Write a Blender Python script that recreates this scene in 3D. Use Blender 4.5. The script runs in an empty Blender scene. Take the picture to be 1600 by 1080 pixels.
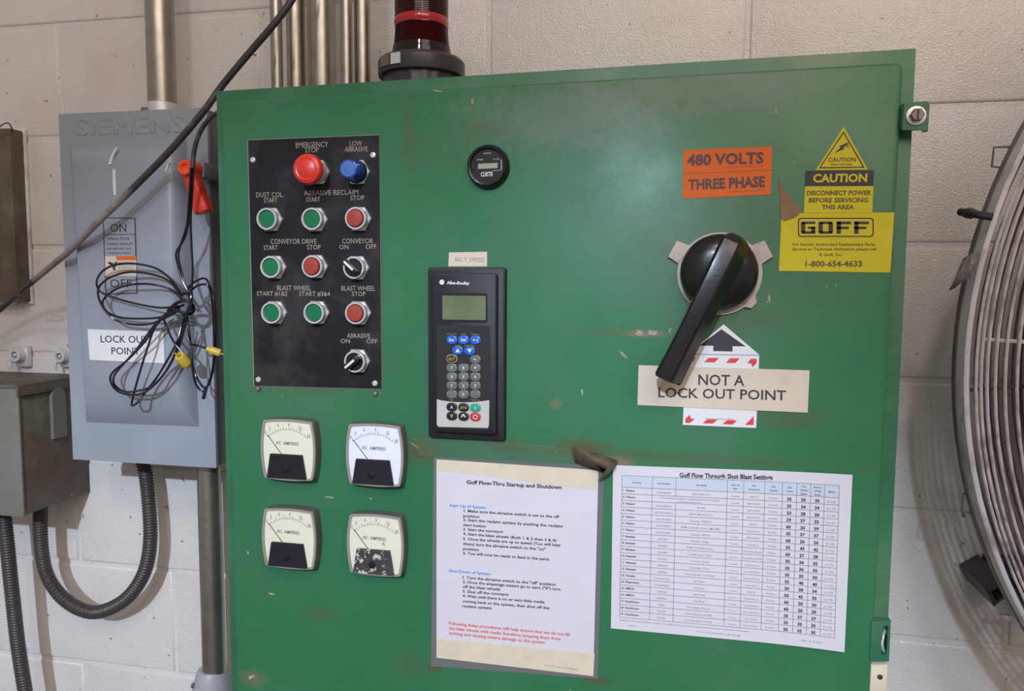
import bpy, bmesh, math, random
from mathutils import Vector, Matrix
random.seed(7)
R = math.radians
C = bpy.context.scene.collection
SC = bpy.context.scene
Z0 = 2.032                       # height of the block course line that crosses the top of the wall
# ------------------------------------------------------------------ camera
FPX, YAW, PIT, ROL = 1179.67, 0.19977, 0.08364, 0.00689
CAM = Vector((1.10532, -1.23503, Z0 - 0.46595))
fw = Vector((-math.sin(YAW) * math.cos(PIT), math.cos(YAW) * math.cos(PIT), -math.sin(PIT)))
rt = fw.cross(Vector((0, 0, 1))).normalized(); up = rt.cross(fw)
rt, up = math.cos(ROL) * rt + math.sin(ROL) * up, math.cos(ROL) * up - math.sin(ROL) * rt
cd = bpy.data.cameras.new('camera'); cam = bpy.data.objects.new('camera', cd); C.objects.link(cam)
cam.matrix_world = Matrix.Translation(CAM) @ Matrix((rt, up, -fw)).transposed().to_4x4()
cd.sensor_fit = 'HORIZONTAL'; cd.sensor_width = 36.0; cd.lens = FPX / 1600 * 36.0; cd.clip_start = 0.02
SC.camera = cam
# ------------------------------------------------------------------ world, lights, exposure
SC.view_settings.view_transform = 'Standard'; SC.view_settings.look = 'None'
SC.view_settings.exposure = 0.0; SC.view_settings.gamma = 1.0; SC.view_settings.use_curve_mapping = False
w = bpy.data.worlds.new('shop_air'); SC.world = w; w.use_nodes = True
w.node_tree.nodes['Background'].inputs[0].default_value = (0.86, 0.79, 0.76, 1)
w.node_tree.nodes['Background'].inputs[1].default_value = 0.42
def aim(o, tgt):
    o.rotation_euler = (Vector(tgt) - o.location).to_track_quat('-Z', 'Y').to_euler()
def area(name, loc, tgt, sx, sy, power, col):
    l = bpy.data.lights.new(name, 'AREA'); l.shape = 'RECTANGLE'; l.size = sx; l.size_y = sy
    l.energy = power; l.color = col
    o = bpy.data.objects.new(name, l); C.objects.link(o); o.location = loc; aim(o, tgt); return o
def spot(name, loc, tgt, power, col, size, blend, rad):
    l = bpy.data.lights.new(name, 'SPOT'); l.energy = power; l.color = col
    l.spot_size = R(size); l.spot_blend = blend; l.shadow_soft_size = rad
    o = bpy.data.objects.new(name, l); C.objects.link(o); o.location = loc; aim(o, tgt); return o
area('ceiling_tube_light', (1.3, -3.9, 3.5), (1.1, 0, 1.6), 2.4, 0.5, 19, (1.0, 0.91, 0.85))
area('shop_bay_light', (1.15, -3.0, 3.8), (0.7, 0, 1.5), 0.22, 0.22, 17, (1.0, 0.91, 0.87))
area('added_warm_fill', (2.7, -2.9, 3.4), (1.9, 0, 1.6), 1.8, 1.8, 36, (1.0, 0.82, 0.68))  # warm fill added to lift the right-hand wall, no fixture behind it
spot('unseen_cool_spot', (0.95, -4.3, 3.15), (0.60, 0, 0.50), 715, (0.62, 0.79, 1.0), 29, 0.6, 0.05)  # unseen cool source, its cone shaped to brighten the lower part

# ------------------------------------------------------------------ pixel of the 1600x1080 frame -> point on the plane d metres in front of the wall
def at(px, py, d):
    v = fw + rt * ((px - 800) / FPX) + up * ((540 - py) / FPX)
    return CAM + v * ((-d - CAM.y) / v.y)

# ------------------------------------------------------------------ materials
def mat(name, col, rough=0.5, metal=0.0, spec=0.5, var=0.0, vscale=20, bump=0.0, bscale=200, dirt=None, dscale=8, dlo=0.55, dhi=0.7,
        chips=None, cscale=60, clo=0.72, rvar=0.0, coat=0.0, emit=None):
    m = bpy.data.materials.new(name); m.use_nodes = True
    nt = m.node_tree; N = nt.nodes; L = nt.links
    p = N['Principled BSDF']
    p.inputs['Roughness'].default_value = rough; p.inputs['Metallic'].default_value = metal
    p.inputs['Specular IOR Level'].default_value = spec; p.inputs['Coat Weight'].default_value = coat
    tc = N.new('ShaderNodeTexCoord')
    def noise(s, det=4, ro=0.6):
        n = N.new('ShaderNodeTexNoise'); n.inputs['Scale'].default_value = s
        n.inputs['Detail'].default_value = det; n.inputs['Roughness'].default_value = ro
        L.new(tc.outputs['Object'], n.inputs['Vector']); return n
    def ramp(src, lo, hi):
        r = N.new('ShaderNodeMapRange'); r.inputs['From Min'].default_value = lo; r.inputs['From Max'].default_value = hi
        L.new(src.outputs['Fac'], r.inputs['Value']); return r.outputs['Result']
    def mix(fac, a, b):
        x = N.new('ShaderNodeMix'); x.data_type = 'RGBA'
        L.new(fac, x.inputs[0])
        if isinstance(a, tuple): x.inputs[6].default_value = a
        else: L.new(a, x.inputs[6])
        x.inputs[7].default_value = b
        return x.outputs[2]
    c4 = (*col, 1)
    out = None
    if var:
        lo = tuple(max(0, c * (1 - var)) for c in col); hi = tuple(min(1, c * (1 + var)) for c in col)
        out = mix(ramp(noise(vscale), 0.3, 0.7), (*lo, 1), (*hi, 1))
    if dirt:
        out = mix(ramp(noise(dscale, 6, 0.65), dlo, dhi), out if out else c4, (*dirt, 1))
    if chips:
        out = mix(ramp(noise(cscale, 3, 0.7), clo, clo + 0.03), out if out else c4, (*chips, 1))
    if out: L.new(out, p.inputs['Base Color'])
    else: p.inputs['Base Color'].default_value = c4
    if rvar:
        r = N.new('ShaderNodeMapRange'); r.inputs['From Min'].default_value = 0.3; r.inputs['From Max'].default_value = 0.7
        r.inputs['To Min'].default_value = rough - rvar; r.inputs['To Max'].default_value = rough + rvar
        L.new(noise(9, 5).outputs['Fac'], r.inputs['Value']); L.new(r.outputs['Result'], p.inputs['Roughness'])
    if bump:
        b = N.new('ShaderNodeBump'); b.inputs['Strength'].default_value = bump; b.inputs['Distance'].default_value = 0.002
        L.new(noise(bscale, 3).outputs['Fac'], b.inputs['Height']); L.new(b.outputs['Normal'], p.inputs['Normal'])
    if emit:
        p.inputs['Emission Color'].default_value = (*emit[0], 1); p.inputs['Emission Strength'].default_value = emit[1]
    return m
def clear(name, tint, rough, gloss, alpha=0.0, body=(0.5, 0.5, 0.5)):
    m = bpy.data.materials.new(name); m.use_nodes = True; N = m.node_tree.nodes; L = m.node_tree.links
    N.remove(N['Principled BSDF']); o = N['Material Output']
    t = N.new('ShaderNodeBsdfTransparent'); t.inputs[0].default_value = (*tint, 1)
    g = N.new('ShaderNodeBsdfGlossy'); g.inputs['Roughness'].default_value = rough
    d = N.new('ShaderNodeBsdfDiffuse'); d.inputs[0].default_value = (*body, 1)
    a = N.new('ShaderNodeMixShader'); a.inputs[0].default_value = alpha
    b = N.new('ShaderNodeMixShader'); f = N.new('ShaderNodeFresnel'); f.inputs[0].default_value = 1.45
    s = N.new('ShaderNodeMath'); s.operation = 'MULTIPLY'; s.inputs[1].default_value = gloss
    L.new(f.outputs[0], s.inputs[0]); L.new(s.outputs[0], b.inputs[0])
    L.new(t.outputs[0], a.inputs[1]); L.new(d.outputs[0], a.inputs[2]); L.new(a.outputs[0], b.inputs[1]); L.new(g.outputs[0], b.inputs[2])
    L.new(b.outputs[0], o.inputs[0]); return m

def wall_paint():
    m = mat('painted_block', (0.66, 0.615, 0.585), 0.2, var=0.06, vscale=3)
    nt = m.node_tree; N = nt.nodes; L = nt.links; p = N['Principled BSDF']
    g = N.new('ShaderNodeNewGeometry')
    def noise(s, det, ro=0.6):
        n = N.new('ShaderNodeTexNoise'); n.inputs['Scale'].default_value = s; n.inputs['Detail'].default_value = det
        n.inputs['Roughness'].default_value = ro; L.new(g.outputs['Position'], n.inputs['Vector']); return n.outputs['Fac']
    # small pits and scuffs in the paint
    src = p.inputs['Base Color'].links[0].from_socket
    def over(src, s, lo, hi, col, det=3):
        r = N.new('ShaderNodeMapRange'); r.inputs['From Min'].default_value = lo; r.inputs['From Max'].default_value = hi
        L.new(noise(s, det), r.inputs['Value'])
        x = N.new('ShaderNodeMix'); x.data_type = 'RGBA'; L.new(r.outputs['Result'], x.inputs[0]); L.new(src, x.inputs[6])
        x.inputs[7].default_value = (*col, 1); return x.outputs[2]
    src = over(src, 55, 0.695, 0.73, (0.20, 0.18, 0.17), 2)
    src = over(src, 4.5, 0.50, 0.80, (0.58, 0.51, 0.48), 5)
    L.new(src, p.inputs['Base Color'])
    b1 = N.new('ShaderNodeBump'); b1.inputs['Strength'].default_value = 0.6; b1.inputs['Distance'].default_value = 0.0022
    L.new(noise(330, 2, 0.5), b1.inputs['Height'])
    b2 = N.new('ShaderNodeBump'); b2.inputs['Strength'].default_value = 0.12; b2.inputs['Distance'].default_value = 0.01
    L.new(noise(28, 3), b2.inputs['Height']); L.new(b1.outputs['Normal'], b2.inputs['Normal'])
    L.new(b2.outputs['Normal'], p.inputs['Normal'])
    return m
M = {}
M['wall'] = wall_paint()
M['floor'] = mat('concrete_floor', (0.25, 0.24, 0.22), 0.7, var=0.2, bump=0.3)
M['green'] = mat('green_enamel', (0.030, 0.150, 0.066), 0.34, spec=0.30, var=0.10, vscale=5, rvar=0.07, bump=0.035, bscale=320,
                 dirt=(0.065, 0.145, 0.082), dscale=2.2, dlo=0.45, dhi=0.8, chips=(0.36, 0.40, 0.24), cscale=42, clo=0.745)
M['green_side'] = mat('green_enamel_body', (0.028, 0.135, 0.062), 0.38, var=0.14, vscale=9, rvar=0.08, bump=0.04, bscale=300,
                 dirt=(0.10, 0.18, 0.11), dscale=5, dlo=0.5, dhi=0.75, chips=(0.30, 0.30, 0.2), cscale=60, clo=0.74)
def stains(m, lst):
    # (frame x, y, half width, half height in m, colour, strength): patches of grime, rubbed paint and paler grey-green fixed on the door
    nt = m.node_tree; N = nt.nodes; L = nt.links; p = N['Principled BSDF']; src = p.inputs['Base Color'].links[0].from_socket
    g = N.new('ShaderNodeNewGeometry'); n = N.new('ShaderNodeTexNoise'); n.inputs['Scale'].default_value = 75; n.inputs['Detail'].default_value = 6; n.inputs['Roughness'].default_value = 0.75
    L.new(g.outputs['Position'], n.inputs['Vector'])
    for x, y, a, b, col, st in lst:
        c = at(x, y, 0.290)
        s1 = N.new('ShaderNodeVectorMath'); s1.operation = 'SUBTRACT'; s1.inputs[1].default_value = c; L.new(g.outputs['Position'], s1.inputs[0])
        s2 = N.new('ShaderNodeVectorMath'); s2.operation = 'MULTIPLY'; s2.inputs[1].default_value = (1 / a, 0, 1 / b); L.new(s1.outputs[0], s2.inputs[0])
        ln = N.new('ShaderNodeVectorMath'); ln.operation = 'LENGTH'; L.new(s2.outputs[0], ln.inputs[0])
        r = N.new('ShaderNodeMapRange'); r.inputs['From Min'].default_value = 1.0; r.inputs['From Max'].default_value = 0.2; L.new(ln.outputs['Value'], r.inputs['Value'])
        ad = N.new('ShaderNodeMath'); ad.operation = 'MULTIPLY_ADD'; ad.inputs[1].default_value = 0.55; L.new(r.outputs['Result'], ad.inputs[0]); L.new(n.outputs['Fac'], ad.inputs[2])
        t = N.new('ShaderNodeMapRange'); t.inputs['From Min'].default_value = 0.60; t.inputs['From Max'].default_value = 1.05; t.inputs['To Max'].default_value = min(0.85, st * 0.62); L.new(ad.outputs[0], t.inputs['Value'])
        k = N.new('ShaderNodeMath'); k.operation = 'MULTIPLY'; L.new(t.outputs['Result'], k.inputs[0])
        q = N.new('ShaderNodeMapRange'); q.inputs['From Min'].default_value = 0; q.inputs['From Max'].default_value = 0.15; L.new(r.outputs['Result'], q.inputs['Value']); L.new(q.outputs['Result'], k.inputs[1])
        x_ = N.new('ShaderNodeMix'); x_.data_type = 'RGBA'; L.new(k.outputs[0], x_.inputs[0]); L.new(src, x_.inputs[6]); x_.inputs[7].default_value = (*col, 1); src = x_.outputs[2]
    L.new(src, p.inputs['Base Color'])
BR, HZ, RU = (0.085, 0.085, 0.04), (0.15, 0.19, 0.15), (0.22, 0.15, 0.09)
stains(M['green'], [(655, 705, .040, .030, BR, 1.3), (790, 696, .05, .014, BR, .9), (905, 700, .060, .018, BR, 1.6), (968, 722, .030, .012, RU, 1.6), (1003, 521, .042, .0065, RU, 2.2), (945, 519, .05, .006, BR, .9),
 (868, 632, .012, .010, RU, .8), (1130, 400, .16, .11, BR, .5), (1150, 500, .09, .03, BR, .7), (1238, 655, .06, .022, BR, .9), (870, 180, .20, .07, HZ, .9), (1090, 130, .22, .055, HZ, .9), (700, 230, .12, .05, BR, .35),
 (640, 215, .02, .10, BR, .6), (760, 200, .05, .02, BR, .5), (590, 430, .012, .18, BR, .5), (500, 960, .05, .02, BR, .7), (395, 1060, .03, .02, RU, .8), (1050, 715, .30, .012, BR, .7), (480, 610, .10, .012, BR, .5), (640, 1040, .04, .03, BR, .6), (930, 1062, .03, .01, BR, 1.4), (678, 1045, .02, .01, BR, 1.4)])
M['grey_enamel'] = mat('blue_grey_enamel', (0.27, 0.29, 0.335), 0.36, var=0.05, vscale=6, bump=0.04, bscale=300, rvar=0.06)
M['grey_dark'] = mat('grey_enamel_side', (0.16, 0.155, 0.155), 0.5)
M['olive'] = mat('old_olive_paint', (0.115, 0.108, 0.078), 0.55, var=0.3, vscale=25, bump=0.2, bscale=120, dirt=(0.095, 0.050, 0.035), dscale=9, dlo=0.42, dhi=0.66, chips=(0.19, 0.19, 0.15), cscale=45, clo=0.7)
M['olive_light'] = mat('chalky_grey_green_paint', (0.165, 0.165, 0.135), 0.6, var=0.10, vscale=10, chips=(0.12, 0.09, 0.06), cscale=30, clo=0.66)
M['chip'] = mat('bare_primer', (0.34, 0.30, 0.24), 0.6, var=0.4, vscale=200, dirt=(0.16, 0.10, 0.06), dscale=150, dlo=0.5, dhi=0.6)
M['steel'] = mat('galvanised_conduit', (0.36, 0.325, 0.28), 0.36, metal=0.9, var=0.16, vscale=30, rvar=0.08, bump=0.05, bscale=160)
M['zinc'] = mat('zinc_plate', (0.66, 0.66, 0.66), 0.4, metal=0.4, var=0.08, vscale=50)
M['chrome'] = mat('chrome', (0.72, 0.71, 0.71), 0.26, metal=0.55, var=0.05, vscale=200)
M['rusty'] = mat('dull_rusty_screw', (0.22, 0.17, 0.14), 0.5, metal=0.6, var=0.3, vscale=300)
M['black_plate'] = mat('black_engraved_plate', (0.012, 0.010, 0.012), 0.5, spec=0.2, var=0.3, vscale=18, dirt=(0.045, 0.038, 0.035), dscale=9, dlo=0.5, dhi=0.75, rvar=0.08)
M['engrave'] = mat('tan_engraved_letters', (0.30, 0.24, 0.19), 0.6)
M['black'] = mat('black_plastic', (0.010, 0.009, 0.010), 0.36, spec=0.35, var=0.2, vscale=60)
M['black_gloss'] = mat('black_gloss_casting', (0.010, 0.008, 0.009), 0.26, coat=0.1, spec=0.4, var=0.3, vscale=40, chips=(0.2, 0.19, 0.2), cscale=190, clo=0.76, bump=0.05, bscale=200)
M['ink'] = mat('black_ink', (0.025, 0.022, 0.03), 0.55)
M['greyink'] = mat('grey_fine_print', (0.20, 0.19, 0.21), 0.6)
M['blueink'] = mat('blue_ink', (0.10, 0.27, 0.60), 0.6)
M['redink'] = mat('red_ink', (0.62, 0.10, 0.09), 0.6)
M['white_ink'] = mat('white_print', (0.62, 0.62, 0.62), 0.5)
M['paper'] = mat('white_paper', (0.60, 0.565, 0.60), 0.5, spec=0.3, var=0.02, vscale=14, dirt=(0.60, 0.54, 0.52), dscale=14, dlo=0.62, dhi=0.85)
M['cream'] = mat('yellowed_tape', (0.62, 0.53, 0.40), 0.45, var=0.07, vscale=30, dirt=(0.48, 0.36, 0.24), dscale=40, dlo=0.66, dhi=0.8)
M['sign_white'] = mat('grubby_white_vinyl', (0.60, 0.50, 0.40), 0.42, var=0.04, vscale=20, dirt=(0.50, 0.42, 0.34), dscale=22, dlo=0.58, dhi=0.8)
M['label_white'] = mat('white_vinyl', (0.68, 0.66, 0.66), 0.4, var=0.02)
M['label_red'] = mat('red_vinyl_ink', (0.62, 0.04, 0.04), 0.45)
M['orange'] = mat('orange_vinyl', (0.66, 0.125, 0.015), 0.5, spec=0.25, var=0.05, vscale=30)
M['orange_ink'] = mat('dark_ink_on_orange', (0.07, 0.035, 0.045), 0.5)
M['yellow'] = mat('yellow_vinyl', (0.56, 0.47, 0.018), 0.5, spec=0.25, var=0.05, vscale=25, dirt=(0.55, 0.42, 0.06), dscale=25, dlo=0.62, dhi=0.8)
M['olive_ink'] = mat('ink_on_yellow', (0.09, 0.075, 0.01), 0.5)
M['residue'] = mat('brown_adhesive_residue', (0.22, 0.12, 0.06), 0.7, var=0.15, vscale=60)
M['rust_patch'] = mat('brown_grime', (0.085, 0.062, 0.04), 0.6, var=0.4, vscale=90, bump=0.4, bscale=200)
M['btn_green'] = mat('green_button_plastic', (0.004, 0.135, 0.050), 0.3)
M['btn_red'] = mat('red_button_plastic', (0.31, 0.036, 0.022), 0.4)
M['estop'] = mat('bright_red_plastic', (0.60, 0.032, 0.02), 0.33)
M['btn_blue'] = mat('blue_lens_plastic', (0.012, 0.045, 0.30), 0.15, coat=0.4)
M['btn_blue_face'] = mat('frosted_blue_lens', (0.06, 0.13, 0.40), 0.35)
M['meter_case'] = mat('smoky_meter_case', (0.10, 0.08, 0.072), 0.25, coat=0.3)
M['meter_rim'] = mat('worn_clear_rim', (0.30, 0.25, 0.22), 0.25, coat=0.4)
M['meter_face'] = mat('cream_dial', (0.74, 0.71, 0.56), 0.5, var=0.02)
M['meter_face2'] = mat('white_dial', (0.76, 0.76, 0.86), 0.5, var=0.02)
M['shroud'] = mat('purple_black_shroud', (0.010, 0.008, 0.014), 0.5, spec=0.2)
M['shroud_worn'] = mat('scuffed_shroud', (0.018, 0.010, 0.010), 0.5, chips=(0.52, 0.48, 0.38), cscale=110, clo=0.57)
M['lens'] = clear('clear_lens', (0.97, 0.97, 0.96), 0.06, 0.45)
M['term'] = mat('charcoal_housing', (0.019, 0.017, 0.018), 0.5, spec=0.3, var=0.15, vscale=50, bump=0.04, bscale=500)
M['term_face'] = mat('graphite_face', (0.012, 0.012, 0.017), 0.5, spec=0.3, var=0.1, vscale=30)
M['silver'] = mat('silver_membrane', (0.46, 0.44, 0.40), 0.45, var=0.05, vscale=40)
M['key_blue'] = mat('blue_key', (0.018, 0.115, 0.50), 0.35)
M['key_grey'] = mat('grey_key', (0.14, 0.14, 0.13), 0.4, var=0.15, vscale=60)
M['key_dark'] = mat('dark_key', (0.022, 0.018, 0.02), 0.35)
M['key_teal'] = mat('teal_key', (0.03, 0.32, 0.22), 0.35)
M['key_red'] = mat('red_key', (0.50, 0.03, 0.04), 0.35)
M['gold'] = mat('gold_print', (0.38, 0.27, 0.06), 0.5)
M['lcd'] = mat('lcd_glass', (0.135, 0.17, 0.085), 0.25, spec=0.3, var=0.2, vscale=18)
M['sheath'] = mat('grey_black_cable_jacket', (0.040, 0.034, 0.036), 0.45, var=0.25, vscale=40, dirt=(0.26, 0.21, 0.19), dscale=5, dlo=0.50, dhi=0.60)
M['cord'] = mat('black_cord_jacket', (0.012, 0.010, 0.015), 0.25)
M['hose'] = mat('brown_black_flexible_conduit', (0.050, 0.038, 0.036), 0.42)
M['plug'] = mat('yellow_plug', (0.62, 0.42, 0.05), 0.45)
M['lever_red'] = mat('red_lever_plastic', (0.62, 0.035, 0.02), 0.35)
M['lever_knob'] = mat('orange_red_knob', (0.80, 0.07, 0.02), 0.35)
M['beacon_base'] = mat('dark_beacon_housing', (0.035, 0.030, 0.030), 0.35, var=0.2, vscale=30)
M['smoke'] = clear('dark_clear_skirt', (0.30, 0.25, 0.25), 0.1, 1.0, 0.55, (0.03, 0.02, 0.02))
M['fan_rim'] = mat('worn_white_fan_rim', (0.70, 0.66, 0.66), 0.45, var=0.12, vscale=14, dirt=(0.28, 0.23, 0.22), dscale=22, dlo=0.5, dhi=0.75)
M['fan_rear'] = mat('brown_grey_fan_rim', (0.16, 0.12, 0.115), 0.5, var=0.2, vscale=20)
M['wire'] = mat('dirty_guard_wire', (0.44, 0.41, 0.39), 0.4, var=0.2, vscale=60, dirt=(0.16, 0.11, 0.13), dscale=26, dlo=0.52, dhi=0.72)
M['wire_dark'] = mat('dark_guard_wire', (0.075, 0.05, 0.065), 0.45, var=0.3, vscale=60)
M['blade'] = mat('dark_fan_blade', (0.10, 0.08, 0.095), 0.45, var=0.2, vscale=12)
M['tape_clear'] = clear('clear_tape', (0.98, 0.985, 0.975), 0.12, 0.8, 0.05, (0.5, 0.5, 0.42))
M['sleeve'] = clear('grey_plastic_sleeve', (0.75, 0.75, 0.75), 0.2, 0.7, 0.55, (0.25, 0.25, 0.25))
M['tape_scrap'] = mat('silvery_tape_scrap', (0.30, 0.27, 0.28), 0.35, metal=0.3, bump=0.5, bscale=60, var=0.3, vscale=40)
M['body_white'] = mat('fitting_grey_casting', (0.34, 0.33, 0.35), 0.4, var=0.06, vscale=20)
def beacon_glass():
    m = mat('red_ribbed_lens', (0.06, 0.001, 0.002), 0.14, coat=0.5)
    m.node_tree.nodes['Principled BSDF'].inputs['Transmission Weight'].default_value = 0.15
    return m
M['beacon_red'] = beacon_glass()

# ------------------------------------------------------------------ object helpers
def link(name, bm, m, parent=None, origin=None, smooth=True, angle=32):
    """world-space bmesh -> object (under parent, or with its own origin)"""
    org = parent_origin(parent) if parent else Vector(origin) if origin is not None else Vector((0, 0, 0))
    bmesh.ops.recalc_face_normals(bm, faces=bm.faces)
    bmesh.ops.translate(bm, verts=bm.verts, vec=-org)
    me = bpy.data.meshes.new(name); bm.to_mesh(me); bm.free()
    if smooth:
        me.polygons.foreach_set('use_smooth', [True] * len(me.polygons)); me.set_sharp_from_angle(angle=R(angle))
    me.materials.append(M[m] if isinstance(m, str) else m)
    o = bpy.data.objects.new(name, me); C.objects.link(o)
    if parent: o.parent = parent
    else: o.location = org
    return o
def parent_origin(p):
    v = Vector((0, 0, 0))
    while p: v += p.location; p = p.parent
    return v
def thing(name, label, cat, loc, group=None):
    o = bpy.data.objects.new(name, None); C.objects.link(o); o.location = loc; o.empty_display_size = 0.02
    o['label'] = label; o['category'] = cat
    if group: o['group'] = group
    return o
def tag(o, label, cat, group=None):
    o['label'] = label; o['category'] = cat
    if group: o['group'] = group
    return o
def lab(o, label): o['label'] = label; return o
def prism(bm, pts, yf, yb, bevel=0.0, seg=2):
    """pts: (x,z) outline, extruded from yf (front) to yb (back); bevels the front edge"""
    f = [bm.verts.new((p[0], yf, p[1])) for p in pts]; b = [bm.verts.new((p[0], yb, p[1])) for p in pts]
    n = len(pts); top = bm.faces.new(f); bm.faces.new(b[::-1])
    for i in range(n): bm.faces.new((f[i], b[i], b[(i + 1) % n], f[(i + 1) % n]))
    if bevel: bmesh.ops.bevel(bm, geom=list(top.edges), offset=bevel, segments=seg, profile=0.5, affect='EDGES')
    return bm
def box(bm, x0, x1, y0, y1, z0, z1, bevel=0.0):
    t = bmesh.new()
    bmesh.ops.create_cube(t, size=1, matrix=Matrix.Translation(((x0 + x1) / 2, (y0 + y1) / 2, (z0 + z1) / 2)) @ Matrix.Diagonal((abs(x1 - x0), abs(y1 - y0), abs(z1 - z0), 1)))
    if bevel: bmesh.ops.bevel(t, geom=list(t.edges), offset=bevel, segments=2, profile=0.5, affect='EDGES')
    merge(bm, t); return bm
def merge(bm, t, mtx=None):
    if mtx is not None: bmesh.ops.transform(t, matrix=mtx, verts=t.verts)
    vm = {v: bm.verts.new(v.co) for v in t.verts}
    for f in t.faces:
        try: bm.faces.new([vm[v] for v in f.verts])
        except ValueError: pass
    t.free()
def lathe(bm, c, prof, n=40, axis='y', sx=1.0, rib=0, ribamp=0.0):
    """prof: (radius, out) ; axis y: out = towards the camera (-Y); axis z: out = up"""
    c = Vector(c); rings = []
    for r, h in prof:
        ring = []
        for i in range(n):
            a = 2 * math.pi * i / n
            rr = r * (1 + (ribamp * (1 if (i * rib // n) % 2 else -1) if rib else 0))
            if axis == 'y': v = Vector((rr * math.cos(a) * sx, -h, rr * math.sin(a)))
            else: v = Vector((rr * math.cos(a), rr * math.sin(a), h))
            ring.append(bm.verts.new(c + v))
        rings.append(ring)
    for a, b in zip(rings, rings[1:]):
        for i in range(n): bm.faces.new((a[i], a[(i + 1) % n], b[(i + 1) % n], b[i]))
    if prof[0][0] > 0: bm.faces.new(rings[0])
    if prof[-1][0] > 0: bm.faces.new(rings[-1])
    return bm
def ring_prism(bm, outer, inner, yf, yb):
    n = len(outer)
    O = [bm.verts.new((p[0], yf, p[1])) for p in outer]; I = [bm.verts.new((p[0], yf, p[1])) for p in inner]
    Ob = [bm.verts.new((p[0], yb, p[1])) for p in outer]; Ib = [bm.verts.new((p[0], yb, p[1])) for p in inner]
    for i in range(n):
        j = (i + 1) % n
        bm.faces.new((O[i], O[j], I[j], I[i])); bm.faces.new((Ob[i], Ib[i], Ib[j], Ob[j]))
        bm.faces.new((O[i], Ob[i], Ob[j], O[j])); bm.faces.new((I[i], I[j], Ib[j], Ib[i]))
    return bm
def catmull(P, step):
    P = [Vector(p) for p in P]; out = []
    Q = [P[0] * 2 - P[1]] + P + [P[-1] * 2 - P[-2]]
    for i in range(1, len(Q) - 2):
        a, b, c, d = Q[i - 1:i + 3]; k = max(2, int((c - b).length / step))
        for j in range(k):
            t = j / k
            out.append(0.5 * ((2 * b) + (c - a) * t + (2 * a - 5 * b + 4 * c - d) * t * t + (3 * b - a - 3 * c + d) * t ** 3))
    out.append(P[-1]); return out
def tube(bm, P, r, n=10, rad=None, cap=True, closed=False):
    """sweep along points; rad(i, s) optional radius from arc length s"""
    k = len(P); s = 0; rings = []; prev = None
    for i, p in enumerate(P):
        if closed: t = (P[(i + 1) % k] - P[i - 1]).normalized()
        else: t = (P[min(i + 1, k - 1)] - P[max(i - 1, 0)]).normalized()
        if prev is None: nrm = t.orthogonal().normalized()
        else: nrm = (prev - t * prev.dot(t)).normalized()
        prev = nrm; b = t.cross(nrm)
        if i: s += (p - P[i - 1]).length
        rr = rad(s) if rad else r
        rings.append([bm.verts.new(p + (nrm * math.cos(2 * math.pi * j / n) + b * math.sin(2 * math.pi * j / n)) * rr) for j in range(n)])
    pairs = list(zip(rings, rings[1:])) + ([(rings[-1], rings[0])] if closed else [])
    for a, c in pairs:
        for j in range(n): bm.faces.new((a[j], a[(j + 1) % n], c[(j + 1) % n], c[j]))
    if cap and not closed: bm.faces.new(rings[0][::-1]); bm.faces.new(rings[-1])
    return bm
def rrect(x0, x1, z0, z1, r, n=4):
    o = []
    for cx, cz, a0 in ((x1 - r, z1 - r, 0), (x0 + r, z1 - r, 90), (x0 + r, z0 + r, 180), (x1 - r, z0 + r, 270)):
        for i in range(n + 1):
            a = R(a0 + 90 * i / n); o.append((cx + r * math.cos(a), cz + r * math.sin(a)))
    return o
def oval(cx, cz, a, b, n=24): return [(cx + a * math.cos(2 * math.pi * i / n), cz + b * math.sin(2 * math.pi * i / n)) for i in range(n)]
def xz(v): return (v.x, v.z)
def pq(pts, d): return [xz(at(x, y, d)) for x, y in pts]          # frame points -> outline on plane d
def sheet(name, pts, d, th, m, parent=None, bevel=0.0):
    """flat thing of thickness th stuck on the plane d; pts are its outline"""
    bm = bmesh.new(); P = pq(pts, d + th); prism(bm, P, -(d + th), -d, bevel, 1)
    c = sum((Vector((p[0], -(d), p[1])) for p in P), Vector()) / len(P)
    return link(name, bm, m, parent, c)
# --- lettering: each text is a flat mesh lying on its surface
_tc = {}
def glyphs(s, bold, sp):
    k = (s, bold, sp)
    if k not in _tc:
        cu = bpy.data.curves.new('lettering', 'FONT'); cu.body = s; cu.size = 1; cu.offset = bold; cu.resolution_u = 2; cu.space_character = sp
        o = bpy.data.objects.new('lettering', cu); me = o.to_mesh()
        vs = [v.co.copy() for v in me.vertices]; fs = [tuple(p.vertices) for p in me.polygons]
        o.to_mesh_clear(); bpy.data.objects.remove(o); bpy.data.curves.remove(cu)
        _tc[k] = (vs, fs)
    return _tc[k]
_h = glyphs('H', 0, 1)[0]; CAP = max(v.y for v in _h)
def write(bm, s, p0, p1, h, lift=0.0003, bold=0.0, sp=1.0, fit=True, slant=0.0):
    """letters from p0 to p1 (baseline, world), cap height h"""
    vs, fs = glyphs(s, bold, sp)
    if not vs: return
    x0 = min(v.x for v in vs); x1 = max(v.x for v in vs)
    e = p1 - p0; ex = e.normalized(); kx = e.length / (x1 - x0) if fit else h / CAP
    kz = h / CAP; upv = Vector((-ex.z, 0, ex.x))
    nv = [bm.verts.new(p0 + ex * ((v.x - x0) * kx + slant * v.y * kz) + upv * (v.y * kz) + Vector((0, -lift, 0))) for v in vs]
    for f in fs:
        try: bm.faces.new([nv[i] for i in f])
        except ValueError: pass
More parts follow.
